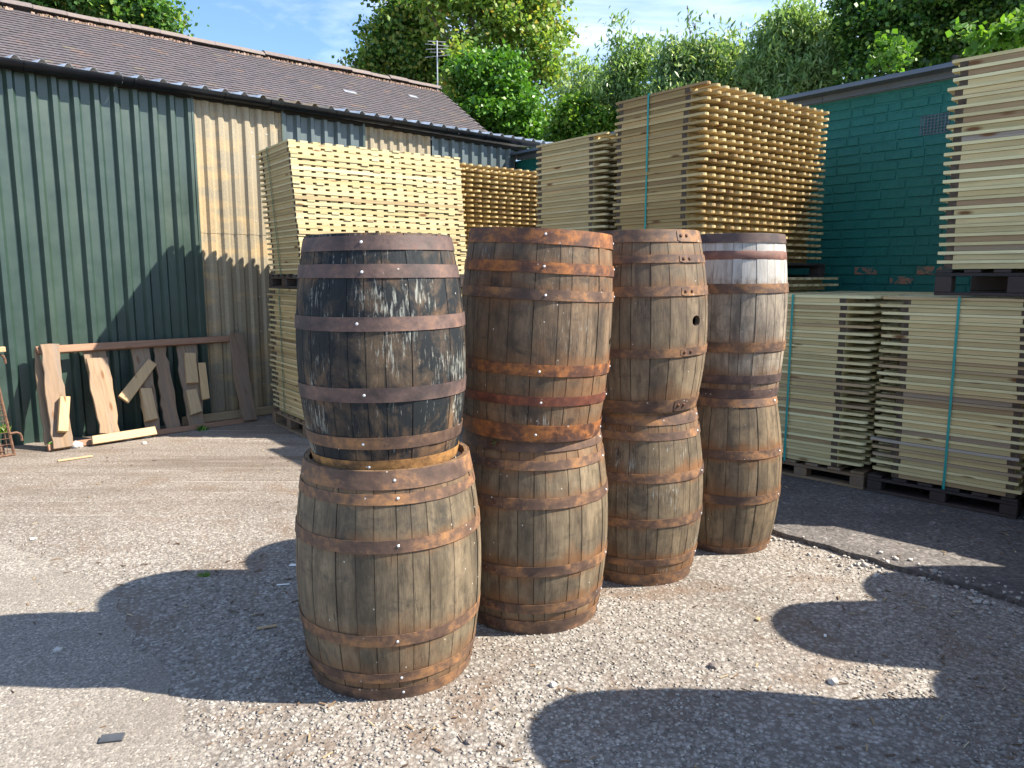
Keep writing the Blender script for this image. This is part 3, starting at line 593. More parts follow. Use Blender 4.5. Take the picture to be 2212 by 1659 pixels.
# ------------------------------------------------------------------ timber stacks
PW = 0.074
def picket_mesh(L_, th, mat, s_):
    random.seed(s_); b = MB(); k = 7; pts = [(-L_, -PW / 2), (-PW / 2 - 0.01, -PW / 2)]
    for i in range(1, k): a = -PI / 2 + PI * i / k; pts.append((-PW / 2 - 0.008 + PW / 2 * math.cos(a) * 0.95, PW / 2 * math.sin(a)))
    pts += [(-PW / 2 - 0.01, PW / 2), (-L_, PW / 2)]; b.prism(pts, 0, th, r=0.0); return b.mesh('picket', mat)
def panel_stack(name, tip, tdir, z0, layers, pitch, tone, label, group, parts_top=0, cols=None, L_=0.97, W=1.83, npk=16, lean=(0, 0), inset=0.17, butt=0.028, strap='strap', strap_x=(-0.62,), detail=True, jit=0.006, only_outer=False):
    """tip: world xy of the tip corner; local x points along the picket tips, y across the panel"""
    rzn = math.atan2(tdir[1], tdir[0]); root = empty(name, (tip[0], tip[1], z0), rzn); tag(root, label, 'timber stack', group)
    mx_, my_, msd = M[tone + '_x'], M[tone + '_y'], M[tone + '_s']; th = round(0.35 * pitch, 4); rh = pitch - th - 0.0015
    pk = [picket_mesh(L_, th, mx_, k) for k in range(3)]
    rb = MB(); rb.box((0, W / 2, rh / 2), (0.050, W - 0.012, rh), r=0.0, m=[0, 0, 1, 0, 1, 0]); rail_me = rb.mesh('rail', [my_, M['end']])
    sl = L_ - inset - butt - 2 * 0.044
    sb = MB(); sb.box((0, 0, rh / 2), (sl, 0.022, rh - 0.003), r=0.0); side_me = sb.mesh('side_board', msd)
    random.seed(hash(label) % 1000 if False else len(label) * 7 + layers); stuff = MB(); budget = 290
    for i in range(layers - 1, -1, -1):
        z = i * pitch; jx, jy = random.gauss(0, jit) + lean[0] * (i / layers), random.gauss(0, jit * 0.7) + lean[1] * (i / layers); ja = random.gauss(0, 0.003)
        rot = (0, 0, ja)
        for x in (-inset - 0.022, -L_ + butt + 0.022):
            if detail: link('rail', rail_me, root, (x + jx, jy, z), rot)
            else: stuff.box((x + jx, W / 2 + jy, z + rh / 2), (0.042, W, rh))
        for y in (0.018, W - 0.018):
            c = (-inset - 0.044 - sl / 2 + jx, y + jy, z)
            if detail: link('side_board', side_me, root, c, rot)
            else: stuff.box((c[0], c[1], z + rh / 2), (sl, 0.022, rh))
        for k in range(npk):
            y = PW / 2 + (W - PW) * k / (npk - 1) + jy + (random.gauss(0, 0.004) if 0 < k < npk - 1 else 0); x = jx + random.gauss(0, 0.004)
            obj_ok = detail and (i >= layers - parts_top and (cols is None or k in cols) or k in (0, npk - 1)) and budget > 0
            if obj_ok: link('picket', pk[(i + k) % 3], root, (x, y, z + rh + 0.0007), (0, 0, ja)); budget -= 1
            else:
                q = 6; pts = [(-L_ + x, y - PW / 2), (x - PW / 2, y - PW / 2)] + [(x - PW / 2 + PW / 2 * math.cos(-PI / 2 + PI * s / q) * .95, y + PW / 2 * math.sin(-PI / 2 + PI * s / q)) for s in range(1, q)] + [(x - PW / 2, y + PW / 2), (-L_ + x, y + PW / 2)]
                stuff.prism(pts, z + rh + 0.0007, z + rh + 0.0007 + th)
    if stuff.v: o = stuff.build('joined_pickets', [mx_], root); o['kind'] = 'stuff'
    H_ = layers * pitch
    for sx in strap_x:
        mb = MB(); a, t_ = 0.008, 0.0016; lx = lean[0]; ly = lean[1]
        def seg(p0, p1, out_):
            p0, p1, out_ = Vector(p0), Vector(p1), Vector(out_); wv = Vector((a, 0, 0)); vs = [p0 - wv, p0 + wv, p1 + wv, p1 - wv]; vs += [v + out_ * t_ for v in vs]
            mb.add(vs, [(0, 1, 2, 3), (7, 6, 5, 4), (0, 4, 5, 1), (1, 5, 6, 2), (2, 6, 7, 3), (3, 7, 4, 0)], 0.5)
        e = 0.008; seg((sx, -e, -0.02), (sx + lx, ly - e, H_ + 0.002), (0, -1, 0)); seg((sx + lx, ly - e, H_ + 0.002), (sx + lx, ly + W + e, H_ + 0.002), (0, 0, 1)); seg((sx + lx, ly + W + e, H_ + 0.002), (sx, W + e, -0.02), (0, 1, 0))
        mb.build('strap', M[strap], root)
    return root
def pallet(tip, tdir, z0, h, L_, W, mat, label, over=0.0):
    rzn = math.atan2(tdir[1], tdir[0]); root = empty('pallet', (tip[0], tip[1], z0), rzn); tag(root, label, 'pallet', 'pallets under the timber stacks')
    random.seed(len(label)); m_ = M[mat]
    for k in range(6):
        x = -0.05 - (L_ - 0.1) * k / 5; mb = MB(); mb.box((x, W / 2, h - 0.011), (0.095, W + over, 0.020), r=random.random()); mb.build('deck_board', m_, root, bevel=0.003)
    for j in range(3):
        y = 0.05 + (W - 0.10) * j / 2
        mb = MB(); mb.box((-L_ / 2, y, 0.011), (L_, 0.10, 0.020), r=random.random()); mb.build('bottom_board', m_, root, bevel=0.003)
        mb = MB(); mb.box((-L_ / 2, y, h - 0.033), (L_, 0.10, 0.020), r=random.random()); mb.build('stringer_board', m_, root, bevel=0.003)
        for k in range(3):
            x = -0.05 - (L_ - 0.1) * k / 2
            mb = MB(); 
            if j == 1 and k: continue
            mb.box((x if j != 1 else -L_ / 2, y, h / 2 - 0.011), (0.10 if j != 1 else L_, 0.098, h - 0.066)); mb.build('block', m_, root, bevel=0.004)
    return root
G1 = 'strapped stacks of fence panels in the yard'
nD = (0.7826, 0.6225); tD = (0.6225, -0.7826)
def along(p, d, s): return (p[0] + d[0] * s, p[1] + d[1] * s)
# D: the big stack beside the green wall
D0 = (1.447, 5.787); DK = 0.955
panel_stack('fence_panel_stack', D0, tD, 1.695, 24, 0.0549, 'orange', 'tallest stack of round-topped picket panels, directly left of the green brick wall', G1, parts_top=24, cols=set(range(0, 12)), strap_x=(-0.57,), L_=0.93, W=1.75)
pallet(along(D0, nD, -0.02), tD, 1.57, 0.124, 0.93, 1.82, 'pallet_dk', 'blackened pallet under the tallest picket stack, on top of two loose panels')
E0 = along(along(D0, tD, 0.10), nD, 0.15)
panel_stack('fence_panel_stack', E0, tD, 1.455, 2, 0.057, 'pale', 'flat pair of picket panels squeezed under the blackened pallet by the green wall', G1, parts_top=2, strap_x=(), L_=0.93, W=1.75)
panel_stack('fence_panel_stack', D0, tD, 0.17, 23, 0.0555, 'pale', 'lower bundle of panels behind the rear barrels, carrying the tallest stack', G1, detail=False, strap_x=(), L_=0.93, W=1.75)
pallet(D0, tD, 0.03, 0.135, 0.97, 1.83, 'pallet', 'ground pallet hidden behind the farthest barrel stack')
# C
C0 = along(D0, tD, -1.04); C0 = along(C0, nD, 0.01)
panel_stack('fence_panel_stack', C0, tD, 1.60, 23, 0.0522, 'pale', 'narrow stack of panels seen end on between the tallest stack and the shed', G1, parts_top=23, cols={0, 1, 2, 3}, strap_x=(), W=1.75, L_=0.93)
pallet(C0, tD, 1.46, 0.135, 0.97, 1.83, 'pallet', 'pallet under the upper narrow stack left of the tallest one')
panel_stack('fence_panel_stack', C0, tD, 0.17, 23, 0.0555, 'pale', 'lower bundle hidden behind the third barrel stack, under the narrow stack', G1, detail=False, strap_x=())
pallet(C0, tD, 0.03, 0.135, 0.97, 1.83, 'pallet', 'ground pallet hidden behind the third barrel stack')
# B
B0 = (-0.66, 8.58)
panel_stack('fence_panel_stack', B0, tD, 1.60, 22, 0.0565, 'orange', 'dark rear stack with round picket tips, in the gap right of the long pale stack', G1, parts_top=12, cols=set(range(0, 14)), strap_x=())
pallet(B0, tD, 1.46, 0.135, 0.97, 1.83, 'pallet', 'pallet under the dark rear stack with round picket tips')
panel_stack('fence_panel_stack', B0, tD, 0.17, 23, 0.0555, 'pale', 'lower bundle at the rear behind the second barrel stack', G1, detail=False, strap_x=())
pallet(B0, tD, 0.03, 0.135, 0.97, 1.83, 'pallet', 'ground pallet at the rear behind the second barrel stack')
# A: near the shed, picket tips pointing to the shed
tA = (-0.588, 0.809); nA = (0.809, 0.588); cA = (-1.985, 7.16)
def from_corner(c, t_, n_, L_, W): return (c[0] + t_[0] * L_ + n_[0] * W, c[1] + t_[1] * L_ + n_[1] * W)
A0 = from_corner(cA, tA, nA, 0.97, 1.86)
panel_stack('fence_panel_stack', A0, tA, 1.60, 23, 0.0533, 'pale', 'long pale stack of panels in full sun beside the translucent shed sheets', G1, parts_top=17, W=1.86, npk=16, butt=0.004, strap='strap_dk', strap_x=(-0.40,), lean=(0.01, 0.085), jit=0.003)
pallet(A0, tA, 1.46, 0.135, 0.97, 1.86, 'pallet_dk', 'dark pallet between the upper and lower stack beside the shed')
A2 = from_corner((cA[0] - 0.03, cA[1] + 0.03), tA, nA, 1.0, 1.83)
panel_stack('fence_panel_stack', A2, tA, 0.17, 24, 0.0535, 'pale', 'lower stack beside the shed with picket tips fanning out to the left', G1, parts_top=0, L_=1.0, butt=-0.002, strap='strap_dk', strap_x=(-0.42,), jit=0.012)
pallet(A2, tA, 0.0, 0.165, 1.0, 1.83, 'pallet', 'pallet on the ground under the lower stack beside the shed')
# F: right-hand row, G: on top of it
fw = (-0.7071, 0.7071); fn = (0.7071, 0.7071); fr_ = (0.7071, -0.7071)
F0 = (2.575, 5.305)
F1t = along(F0, fr_, -0.012)
panel_stack('fence_panel_stack', F1t, fr_, 0.165, 24, 0.0531, 'green', 'greenish lower stack right behind the farthest barrels with its tips to the right', G1, parts_top=24, cols={1, 2, 3}, L_=0.95, strap_x=(-0.60,), inset=0.20)
pallet(F1t, fr_, 0.03, 0.13, 0.95, 1.83, 'pallet', 'brown pallet under the left one of the greenish right-hand stacks')
F2o = along(along(F0, fr_, 0.012), fn, 1.83)
panel_stack('fence_panel_stack', F2o, fw, 0.165, 24, 0.0531, 'green', 'greenish lower stack with a wide turquoise strap, under the black pallet', G1, parts_top=24, cols={13, 14, 15}, L_=0.93, strap_x=(-0.50,), inset=0.16)
pallet(F2o, fw, 0.03, 0.13, 0.93, 1.83, 'pallet_dk', 'dark pallet on the slab under the greenish stack with the wide turquoise strap')
F3o = along(along(F0, fr_, 0.99), fn, 1.83)
panel_stack('fence_panel_stack', F3o, fw, 0.165, 24, 0.0531, 'green', 'greenish lower stack cut by the right edge of the photo', G1, L_=0.93, strap_x=(), inset=0.02)
pallet(F3o, fw, 0.03, 0.13, 0.93, 1.83, 'pallet_dk', 'dark pallet at the right edge of the photo')
F4o = along(along(F0, fr_, 1.95), fn, 1.83)
panel_stack('fence_panel_stack', F4o, fw, 0.165, 24, 0.0531, 'green', 'greenish lower stack wholly beyond the right edge of the photo', G1, L_=0.93, strap_x=(), inset=0.02, detail=False)
pallet(F4o, fw, 0.03, 0.13, 0.93, 1.83, 'pallet_dk', 'dark pallet beyond the right edge of the photo')
G0 = along(F0, fr_, 0.355 + 0.93)
panel_stack('fence_panel_stack', G0, fr_, 1.625, 23, 0.0578, 'green', 'tall upper stack at the right edge, on a black pallet above the greenish row', G1, L_=0.93, strap_x=(), inset=0.05, butt=0.045)
pallet(G0, fr_, 1.452, 0.17, 0.93, 1.83, 'pallet_dk', 'black pallet on top of the greenish row at the right edge')
print('stacks ok')

# ------------------------------------------------------------------ barrels
def rad(z, H, rh, rb):
    t_ = 2 * z / H - 1; return rb - (rb - rh) * abs(t_) ** 2.05
screw_mb = MB(); n = 10
vs = [(0.0052 * 1.45 * math.cos(2 * PI * k / n), 0.0052 * 1.45 * math.sin(2 * PI * k / n), 0.0) for k in range(n)] + [(0.0052 * 1.35 * math.cos(2 * PI * k / n), 0.0052 * 1.35 * math.sin(2 * PI * k / n), 0.0022) for k in range(n)] + [(0.0038 * math.cos(2 * PI * k / n), 0.0038 * math.sin(2 * PI * k / n), 0.0048) for k in range(n)]
screw_mb.add(vs, [tuple(range(2 * n, 3 * n))] + [(k, (k + 1) % n, n + (k + 1) % n, n + k) for k in range(n)] + [(n + k, n + (k + 1) % n, 2 * n + (k + 1) % n, 2 * n + k) for k in range(n)], 0.5)
screw_me = screw_mb.mesh('screw', M['screw']); rivet_me = screw_me.copy(); rivet_me.materials.clear(); rivet_me.materials.append(M['rivet']); rivet_me.name = 'rivet'
def barrel(label, cx, cy, z0, H, rh, rb, hoops, wood_m, hoop_m, seed, tilt=(0, 0), screws=(), laps=(), hole=None, nst=27, extra_screws=()):
    random.seed(seed); root = empty('barrel', (cx, cy, z0), rot=(tilt[1], tilt[0], 0)); tag(root, label, 'barrel', 'old whisky barrels stacked in pairs')
    f0 = math.atan2(-cy, -cx); nz = 46; zs = [H * k / nz for k in range(nz + 1)]
    ws = [random.uniform(0.6, 1.35) for _ in range(nst)]; tot = sum(ws); a = f0 + random.random(); arc = 0
    dens = lambda z: max([0.0] + [math.exp(-max(0, z - h1) / 0.050) * 1.0 if z >= h1 else (math.exp(-max(0, h0 - z) / 0.03) * 0.75 if z <= h0 else 1.0) for h0, h1 in hoops])
    th = 0.026; hole_cut = None
    if hole:
        ang = f0 + hole[0]; hz = hole[1]; hr = hole[2]
        c_ = Vector((math.cos(ang), math.sin(ang), 0)); rr_ = rad(hz, H, rh, rb); hole_cut = (ang, hz, hr)
    for w_ in ws:
        da = 2 * PI * w_ / tot; a0, a1 = a, a + da; a = a1
        amid = (a0 + a1) / 2; dr = random.gauss(0, 0.0010); gap = random.uniform(0.0006, 0.0014); sk = random.gauss(0, 0.0006)
        ns = max(2, int(da / 0.07)); vs = []; fs = []; uvs = []; rust = []; edg = []
        for z in zs:
            r_ = rad(z, H, rh, rb); g_ = gap / r_
            for k in range(ns + 1):
                t_ = k / ns; aa = a0 + g_ + (a1 - a0 - 2 * g_) * t_
                edge = 0.0005 if k in (0, ns) else 0.0
                rr_ = (r_ + dr - edge) ; fl = rr_ * (math.cos(da / 2) / math.cos(aa - amid)) * 0.2 + rr_ * 0.8
                vs.append((fl * math.cos(aa), fl * math.sin(aa), z)); uvs.append((arc + (aa - a0) * r_, z)); rust.append(dens(z)); edg.append(1.0 if k in (0, ns) else 0.0)
            for aa in (a1 - g_, a0 + g_):
                rr_ = r_ - (th if 0.03 < z < H - 0.03 else th * 0.6); vs.append((rr_ * math.cos(aa), rr_ * math.sin(aa), z)); uvs.append((arc + (aa - a0) * r_, z)); rust.append(dens(z)); edg.append(1.0)
        m_ = ns + 3
        for j in range(nz):
            for k in range(m_): k2 = (k + 1) % m_; fs.append((j * m_ + k, j * m_ + k2, (j + 1) * m_ + k2, (j + 1) * m_ + k))
        fs += [tuple(range(m_))[::-1], tuple(range(nz * m_, (nz + 1) * m_))]
        arc += da * rb + 0.37
        me = bpy.data.meshes.new('stave'); me.from_pydata(vs, [], fs); me.materials.append(wood_m)
        at = me.attributes.new('rust', 'FLOAT', 'POINT'); at.data.foreach_set('value', rust); at = me.attributes.new('edge', 'FLOAT', 'POINT'); at.data.foreach_set('value', edg)
        ul = me.uv_layers.new(name='UVMap'); li = np.empty(len(me.loops), dtype=np.int32); me.loops.foreach_get('vertex_index', li); ul.data.foreach_set('uv', np.array(uvs, dtype=np.float32)[li].ravel())
        smooth_by_angle(me, 45)
        if hole_cut:
            d_ = (hole_cut[0] - amid + PI) % (2 * PI) - PI
            if abs(d_) < da / 2 + 0.09:
                cutb = bpy.data.meshes.new('cut'); bm = bmesh.new()
                dirv = Vector((math.cos(hole_cut[0]), math.sin(hole_cut[0]), 0)); mt = Matrix.Translation(dirv * rad(hole_cut[1], H, rh, rb) + Vector((0, 0, hole_cut[1]))) @ dirv.to_track_quat('Z', 'Y').to_matrix().to_4x4() @ Matrix.Diagonal((1.15, 0.95, 1, 1))
                bmesh.ops.create_cone(bm, cap_ends=True, segments=20, radius1=hole_cut[2], radius2=hole_cut[2], depth=0.2, matrix=mt); bm.to_mesh(cutb); bm.free()
                co_ = bpy.data.objects.new('cut', cutb); C.objects.link(co_); to_ = bpy.data.objects.new('tmp', me); C.objects.link(to_)
                md = to_.modifiers.new('b', 'BOOLEAN'); md.object = co_; md.operation = 'DIFFERENCE'; md.solver = 'EXACT'
                bpy.context.view_layer.update(); dg = bpy.context.evaluated_depsgraph_get(); nm = bpy.data.meshes.new_from_object(to_.evaluated_get(dg)); nm.name = 'stave'
                bpy.data.objects.remove(to_); bpy.data.objects.remove(co_); me = nm
        link('stave', me, root)
    # heads: planks near the top, a plain disc at the foot
    zh = H - 0.032; rI = rh - 0.020; k = 6
    for i in range(k):
        y0, y1 = -rI + 2 * rI * i / k + 0.001, -rI + 2 * rI * (i + 1) / k - 0.001; pts = []
        for s in range(9): y = y0 + (y1 - y0) * s / 8; pts.append((math.sqrt(max(1e-6, rI * rI - y * y)), y))
        for s in range(8, -1, -1): y = y0 + (y1 - y0) * s / 8; pts.append((-math.sqrt(max(1e-6, rI * rI - y * y)), y))
        mb = MB(); mb.prism(pts, zh - 0.02, zh + random.uniform(0, .0015)); mb.build('head_board', M['head'], root, rot=(0, 0, 0.7))
    mb = MB(); mb.prism([(rI * math.cos(2 * PI * s / 28), rI * math.sin(2 * PI * s / 28)) for s in range(28)], 0.03, 0.05); mb.build('bottom_head', M['head'], root)
    ns = 96; hobs = []
    for hi, (h0, h1) in enumerate(hoops):
        h0, h1 = max(h0, 0.0015), min(h1, H - 0.0005); ph = random.random() * 6.28; wob_ = random.uniform(0.001, 0.0035); vs = []; fs = []; t_ = 0.0024
        for s in range(ns):
            aa = 2 * PI * s / ns; dz = wob_ * math.sin(aa + ph); dz = dz if 0.004 < h0 and h1 < H - 0.006 else 0
            gp = 0.0016 + 0.0007 * mnoise.noise((math.cos(aa) * 3, math.sin(aa) * 3, hi + seed)) * 2
            for zz, rr_ in ((h0, 0), (h0, t_), ((h0 + h1) / 2, t_), (h1, t_), (h1, 0)):
                rq = rad(min(max(zz, 0), H), H, rh, rb); r0, r1 = rad(h0, H, rh, rb), rad(h1, H, rh, rb)
                lin = max(rq, r0 + (r1 - r0) * (zz - h0) / (h1 - h0)); k_ = lin + gp + rr_; vs.append((k_ * math.cos(aa), k_ * math.sin(aa), zz + dz))
        for s in range(ns):
            for k in range(5):
                k2 = (k + 1) % 5
                if k == 4: continue
                fs.append((s * 5 + k, ((s + 1) % ns) * 5 + k, ((s + 1) % ns) * 5 + k2, s * 5 + k2))
            fs.append((s * 5 + 4, ((s + 1) % ns) * 5 + 4, ((s + 1) % ns) * 5, s * 5))
        mb = MB(); mb.add(vs, fs, 0.0); hm = hoop_m[hi % len(hoop_m)] if isinstance(hoop_m, list) else hoop_m
        me = mb.mesh('hoop', hm); smooth_by_angle(me, 40); ho = link('hoop', me, root); hobs.append(ho)
        zc = (h0 + h1) / 2
        def place(mesh, off, zz, name, s=1.0):
            aa = f0 + off; k_ = rad(zz, H, rh, rb) + 0.0045 + (0.0016 if name == 'rivet' else 0); d_ = Vector((math.cos(aa), math.sin(aa), 0))
            slope = (rad(zz + .01, H, rh, rb) - rad(zz - .01, H, rh, rb)) / .02; nrm = (d_ - Vector((0, 0, slope))).normalized()
            o = link(name, mesh, ho); o.location = d_ * k_ + Vector((0, 0, zz)); o.rotation_euler = nrm.to_track_quat('Z', 'Y').to_euler(); o.scale = (s, s, s)
        for off in screws: place(screw_me, off + random.gauss(0, 0.03), zc + random.gauss(0, 0.004), 'screw', 0.72)
        for (lo, width) in laps:
            mb = MB(); n_ = 8; vs = []; fs = []
            for q in range(n_ + 1):
                aa = f0 + lo + width * q / n_; cut = 0.006 if q == 0 else 0.0
                for zz in (h0 + 0.001 + cut, h1 - 0.001 - cut):
                    for e in (0.0036, 0.0066): k_ = max(rad(zz, H, rh, rb), rad(h0, H, rh, rb) + (rad(h1, H, rh, rb) - rad(h0, H, rh, rb)) * (zz - h0) / (h1 - h0)) + e; vs.append((k_ * math.cos(aa), k_ * math.sin(aa), zz))
            for q in range(n_): b = q * 4; fs += [(b, b + 4, b + 5, b + 1), (b + 1, b + 5, b + 7, b + 3), (b + 3, b + 7, b + 6, b + 2)]
            fs += [(0, 1, 3, 2)[::-1], (n_ * 4, n_ * 4 + 1, n_ * 4 + 3, n_ * 4 + 2)]
            mb.add(vs, fs, 0.0); me = mb.mesh('hoop_lap', hm); link('hoop_lap', me, ho)
            place(rivet_me, lo + 0.07, zc, 'rivet', 1.25); place(rivet_me, lo + 0.19, zc, 'rivet', 1.25)
    return root
def head_mat():
    m = Mat('grey_cask_head'); r = m.rnd(); co = m.coord(); n = m.noise(m.map(co, scale=(2, 40, 2)), 1, 5); m.col(m.mix(n, (0.20, 0.185, 0.17), (0.42, 0.40, 0.37))); m.rough(.85); m.bump(n, .002); return m.m
M['head'] = head_mat()
RUSTD = hoop_mat('hoop_purple_brown', (0.050, 0.036, 0.035), (0.135, 0.085, 0.072), (0.24, 0.125, 0.065), 0.24)
RUSTM = hoop_mat('hoop_brown', (0.070, 0.043, 0.033), (0.165, 0.096, 0.062), (0.31, 0.150, 0.055), 0.48)
RUSTO = hoop_mat('hoop_orange_rust', (0.070, 0.035, 0.026), (0.17, 0.068, 0.032), (0.36, 0.135, 0.035), 0.62)
RUSTR = hoop_mat('hoop_red_rust', (0.065, 0.026, 0.020), (0.145, 0.045, 0.026), (0.26, 0.095, 0.035), 0.30)
RUSTY = hoop_mat('hoop_yellow_rust', (0.10, 0.055, 0.03), (0.22, 0.115, 0.045), (0.38, 0.19, 0.06), 0.75)
W1U = cask_mat('cask_black_flaking', (0.200, 0.135, 0.078), (0.075, 0.054, 0.038), (0.009, 0.012, 0.015), 0.98, 0.42, 0.55)
W1L = cask_mat('cask_olive_brown', (0.190, 0.146, 0.094), (0.092, 0.073, 0.050), (0.022, 0.025, 0.026), 0.38, 0.0, 0.60)
W2U = cask_mat('cask_dark_brown', (0.175, 0.120, 0.074), (0.080, 0.056, 0.038), (0.023, 0.022, 0.022), 0.48, 0.12, 0.8)
W2L = cask_mat('cask_warm_grey', (0.205, 0.157, 0.100), (0.100, 0.077, 0.052), (0.030, 0.028, 0.026), 0.25, 0.0, 0.9)
W3U = cask_mat('cask_grey_brown', (0.195, 0.148, 0.095), (0.100, 0.074, 0.052), (0.035, 0.031, 0.028), 0.25, 0.0, 0.65)
W3L = cask_mat('cask_grey_orange', (0.190, 0.143, 0.090), (0.088, 0.067, 0.046), (0.026, 0.026, 0.026), 0.34, 0.08, 1.0)
W4U = cask_mat('cask_silver_grey', (0.33, 0.275, 0.21), (0.155, 0.125, 0.098), (0.055, 0.050, 0.046), 0.28, 0.20, 0.7, pale=0.63)
W4L = cask_mat('cask_brown_orange', (0.190, 0.140, 0.086), (0.090, 0.068, 0.045), (0.026, 0.026, 0.026), 0.34, 0.0, 1.0)
barrel('broad brown barrel with rust-brown hoops, at the bottom of the nearest stack', -0.500, 2.945, 0, 0.885, 0.323, 0.372, [(0.819, 0.885), (0.765, 0.803), (0.59, 0.637), (0.233, 0.279), (0.076, 0.116), (0.0, 0.05)], W1L, [RUSTM, RUSTM, RUSTM, RUSTM, RUSTM, RUSTM], 1, screws=(0.06,))
barrel('black-stained barrel with pale flaking patches, on top of the nearest stack', -0.503, 2.93, 0.856, 0.874, 0.275, 0.325, [(0.815, 0.866), (0.718, 0.766), (0.534, 0.584), (0.279, 0.331), (0.106, 0.151), (0.019, 0.06)], W1U, [RUSTD, RUSTD, RUSTD, RUSTD, RUSTM, RUSTY], 2, tilt=(R(-0.7), 0), screws=(-0.24,))
barrel('warm grey barrel with a green moss spot on its hoop, under the leaning barrel', 0.095, 3.455, 0, 0.89, 0.312, 0.36, [(0.833, 0.889), (0.757, 0.798), (0.588, 0.636), (0.284, 0.33), (0.105, 0.15), (0.002, 0.068)], W2L, RUSTM, 3, screws=(1.28,), laps=((-0.66, 0.3),), hole=(-0.80, 0.47, 0.028))
barrel('leaning barrel with bright orange-rusted hoops, on top of the second stack', 0.085, 3.43, 0.880, 0.895, 0.315, 0.345, [(0.832, 0.894), (0.715, 0.760), (0.604, 0.648), (0.290, 0.338), (0.161, 0.201), (0.004, 0.075)], W2U, [RUSTO, RUSTO, RUSTM, RUSTO, RUSTR, RUSTO], 4, tilt=(R(2.9), 0), screws=(0.05, 1.42), hole=(1.36, 0.42, 0.026))
barrel('barrel with orange rust streaks above each hoop, bottom of the third stack', 0.685, 3.96, 0, 0.90, 0.29, 0.345, [(0.843, 0.899), (0.771, 0.81), (0.556, 0.601), (0.323, 0.368), (0.112, 0.151), (0.0, 0.068)], W3L, RUSTM, 5, screws=(1.25,))
barrel('grey-brown barrel with an open bung hole in its side, on top of the third stack', 0.672, 3.95, 0.897, 0.905, 0.298, 0.353, [(0.845, 0.904), (0.745, 0.784), (0.585, 0.632), (0.291, 0.334), (0.012, 0.075)], W3U, RUSTM, 6, tilt=(R(-0.8), 0), laps=((0.62, 0.5),), hole=(0.93, 0.462, 0.028))
barrel('brown barrel with only four hoops, bottom of the farthest stack', 1.280, 4.38, 0, 0.90, 0.265, 0.318, [(0.856, 0.899), (0.567, 0.614), (0.307, 0.357), (0.0, 0.041)], W4L, RUSTM, 7, screws=(1.2,))
b8 = barrel('pale silver-grey barrel with one hoop missing, on top of the farthest stack', 1.280, 4.40, 0.896, 0.915, 0.277, 0.312, [(0.864, 0.914), (0.593, 0.644), (0.267, 0.320), (0.086, 0.135), (0.003, 0.056)], W4U, [RUSTD, RUSTM, RUSTM, RUSTD, RUSTD], 8)
# rust band left by the missing hoop (worn into the wood, so a thin skin of scale)
mb = MB(); vs = []; fs = []; n = 72
for s in range(n):
    aa = 2 * PI * s / n
    for zz in (0.772, 0.776, 0.818, 0.822): k_ = rad(zz, 0.915, 0.277, 0.312) + (0.0008 if zz in (0.776, 0.818) else -0.002); vs.append((k_ * math.cos(aa), k_ * math.sin(aa), zz))
for s in range(n):
    for k in range(3): fs.append((s * 4 + k, ((s + 1) % n) * 4 + k, ((s + 1) % n) * 4 + k + 1, s * 4 + k + 1))
mb.add(vs, fs); o = mb.build('rust_band', hoop_mat('rust_scale', (0.12, 0.06, 0.05), (0.20, 0.10, 0.075), (0.28, 0.14, 0.09), 0.1), b8, smooth=True)
# barrels just outside the right edge of the photo; their shadows fall across the yard
EX = [('stack right of the camera, nearest', 2.17, 2.26), ('stack beyond the right edge, second', 3.30, 3.05), ('stack beyond the right edge, beside the pallets', 3.90, 3.43), ('stack beyond the right edge, third', 3.72, 2.46)]
for i, (lb, x, y) in enumerate(EX):
    for u in (0, 1):
        barrel('brown barrel out of frame, %s of the %s' % (('bottom', 'top')[u], lb), x, y, 0.88 * u, 0.88, 0.285, 0.335, [(0.82, 0.88), (0.73, 0.77), (0.58, 0.62), (0.26, 0.31), (0.11, 0.15), (0.0, 0.05)], W2L, RUSTM, 20 + i * 2 + u, nst=22)
print('barrels ok')

# ------------------------------------------------------------------ leaning timber frame
U = Vector((0.688, 0.7254, 0)).normalized(); V = Vector((-0.2799, 0.2655, 0.9224)).normalized(); Nn = U.cross(V)
FR = bpy.data.objects.new('timber_frame', None); C.objects.link(FR)
FR.matrix_world = Matrix(((U.x, V.x, Nn.x, -4.233 + 0.055), (U.y, V.y, Nn.y, 6.714 - 0.058), (U.z, V.z, Nn.z, 0.012), (0, 0, 0, 1)))
tag(FR, 'old brown timber frame with wavy-edged boards leaning against the green shed wall', 'timber frame')
def piece(name, poly, z0, z1, mat, label=None, wav=0.0, bev=0.004):
    pts = []
    k = len(poly)
    for i in range(k):
        a_, b_ = Vector(poly[i]), Vector(poly[(i + 1) % k]); m_ = max(1, int((b_ - a_).length / 0.07)) if wav else 1
        for q in range(m_):
            p = a_ + (b_ - a_) * q / m_
            if wav and q: d_ = (b_ - a_).normalized(); p += Vector((-d_.y, d_.x)) * wav * mnoise.noise((p.x * 9, p.y * 9, 2.2))
            pts.append((p.x, p.y))
    ar = sum(pts[i][0] * pts[(i + 1) % len(pts)][1] - pts[(i + 1) % len(pts)][0] * pts[i][1] for i in range(len(pts)))
    if ar < 0: pts = pts[::-1]
    mb = MB(); mb.prism(pts, z0, z1, r=random.random()); o = mb.build(name, mat, FR, bevel=bev)
    if label: o['label'] = label
    return o
random.seed(5)
piece('rail', [(0.033, 0.998), (1.99, 0.993), (1.98, 0.926), (0.051, 0.925)], -0.045, 0.0, M['old_x'])
piece('rail', [(-0.03, 0.06), (1.99, 0.045), (1.99, -0.012), (-0.03, 0.0)], -0.045, 0.0, M['old_x'])
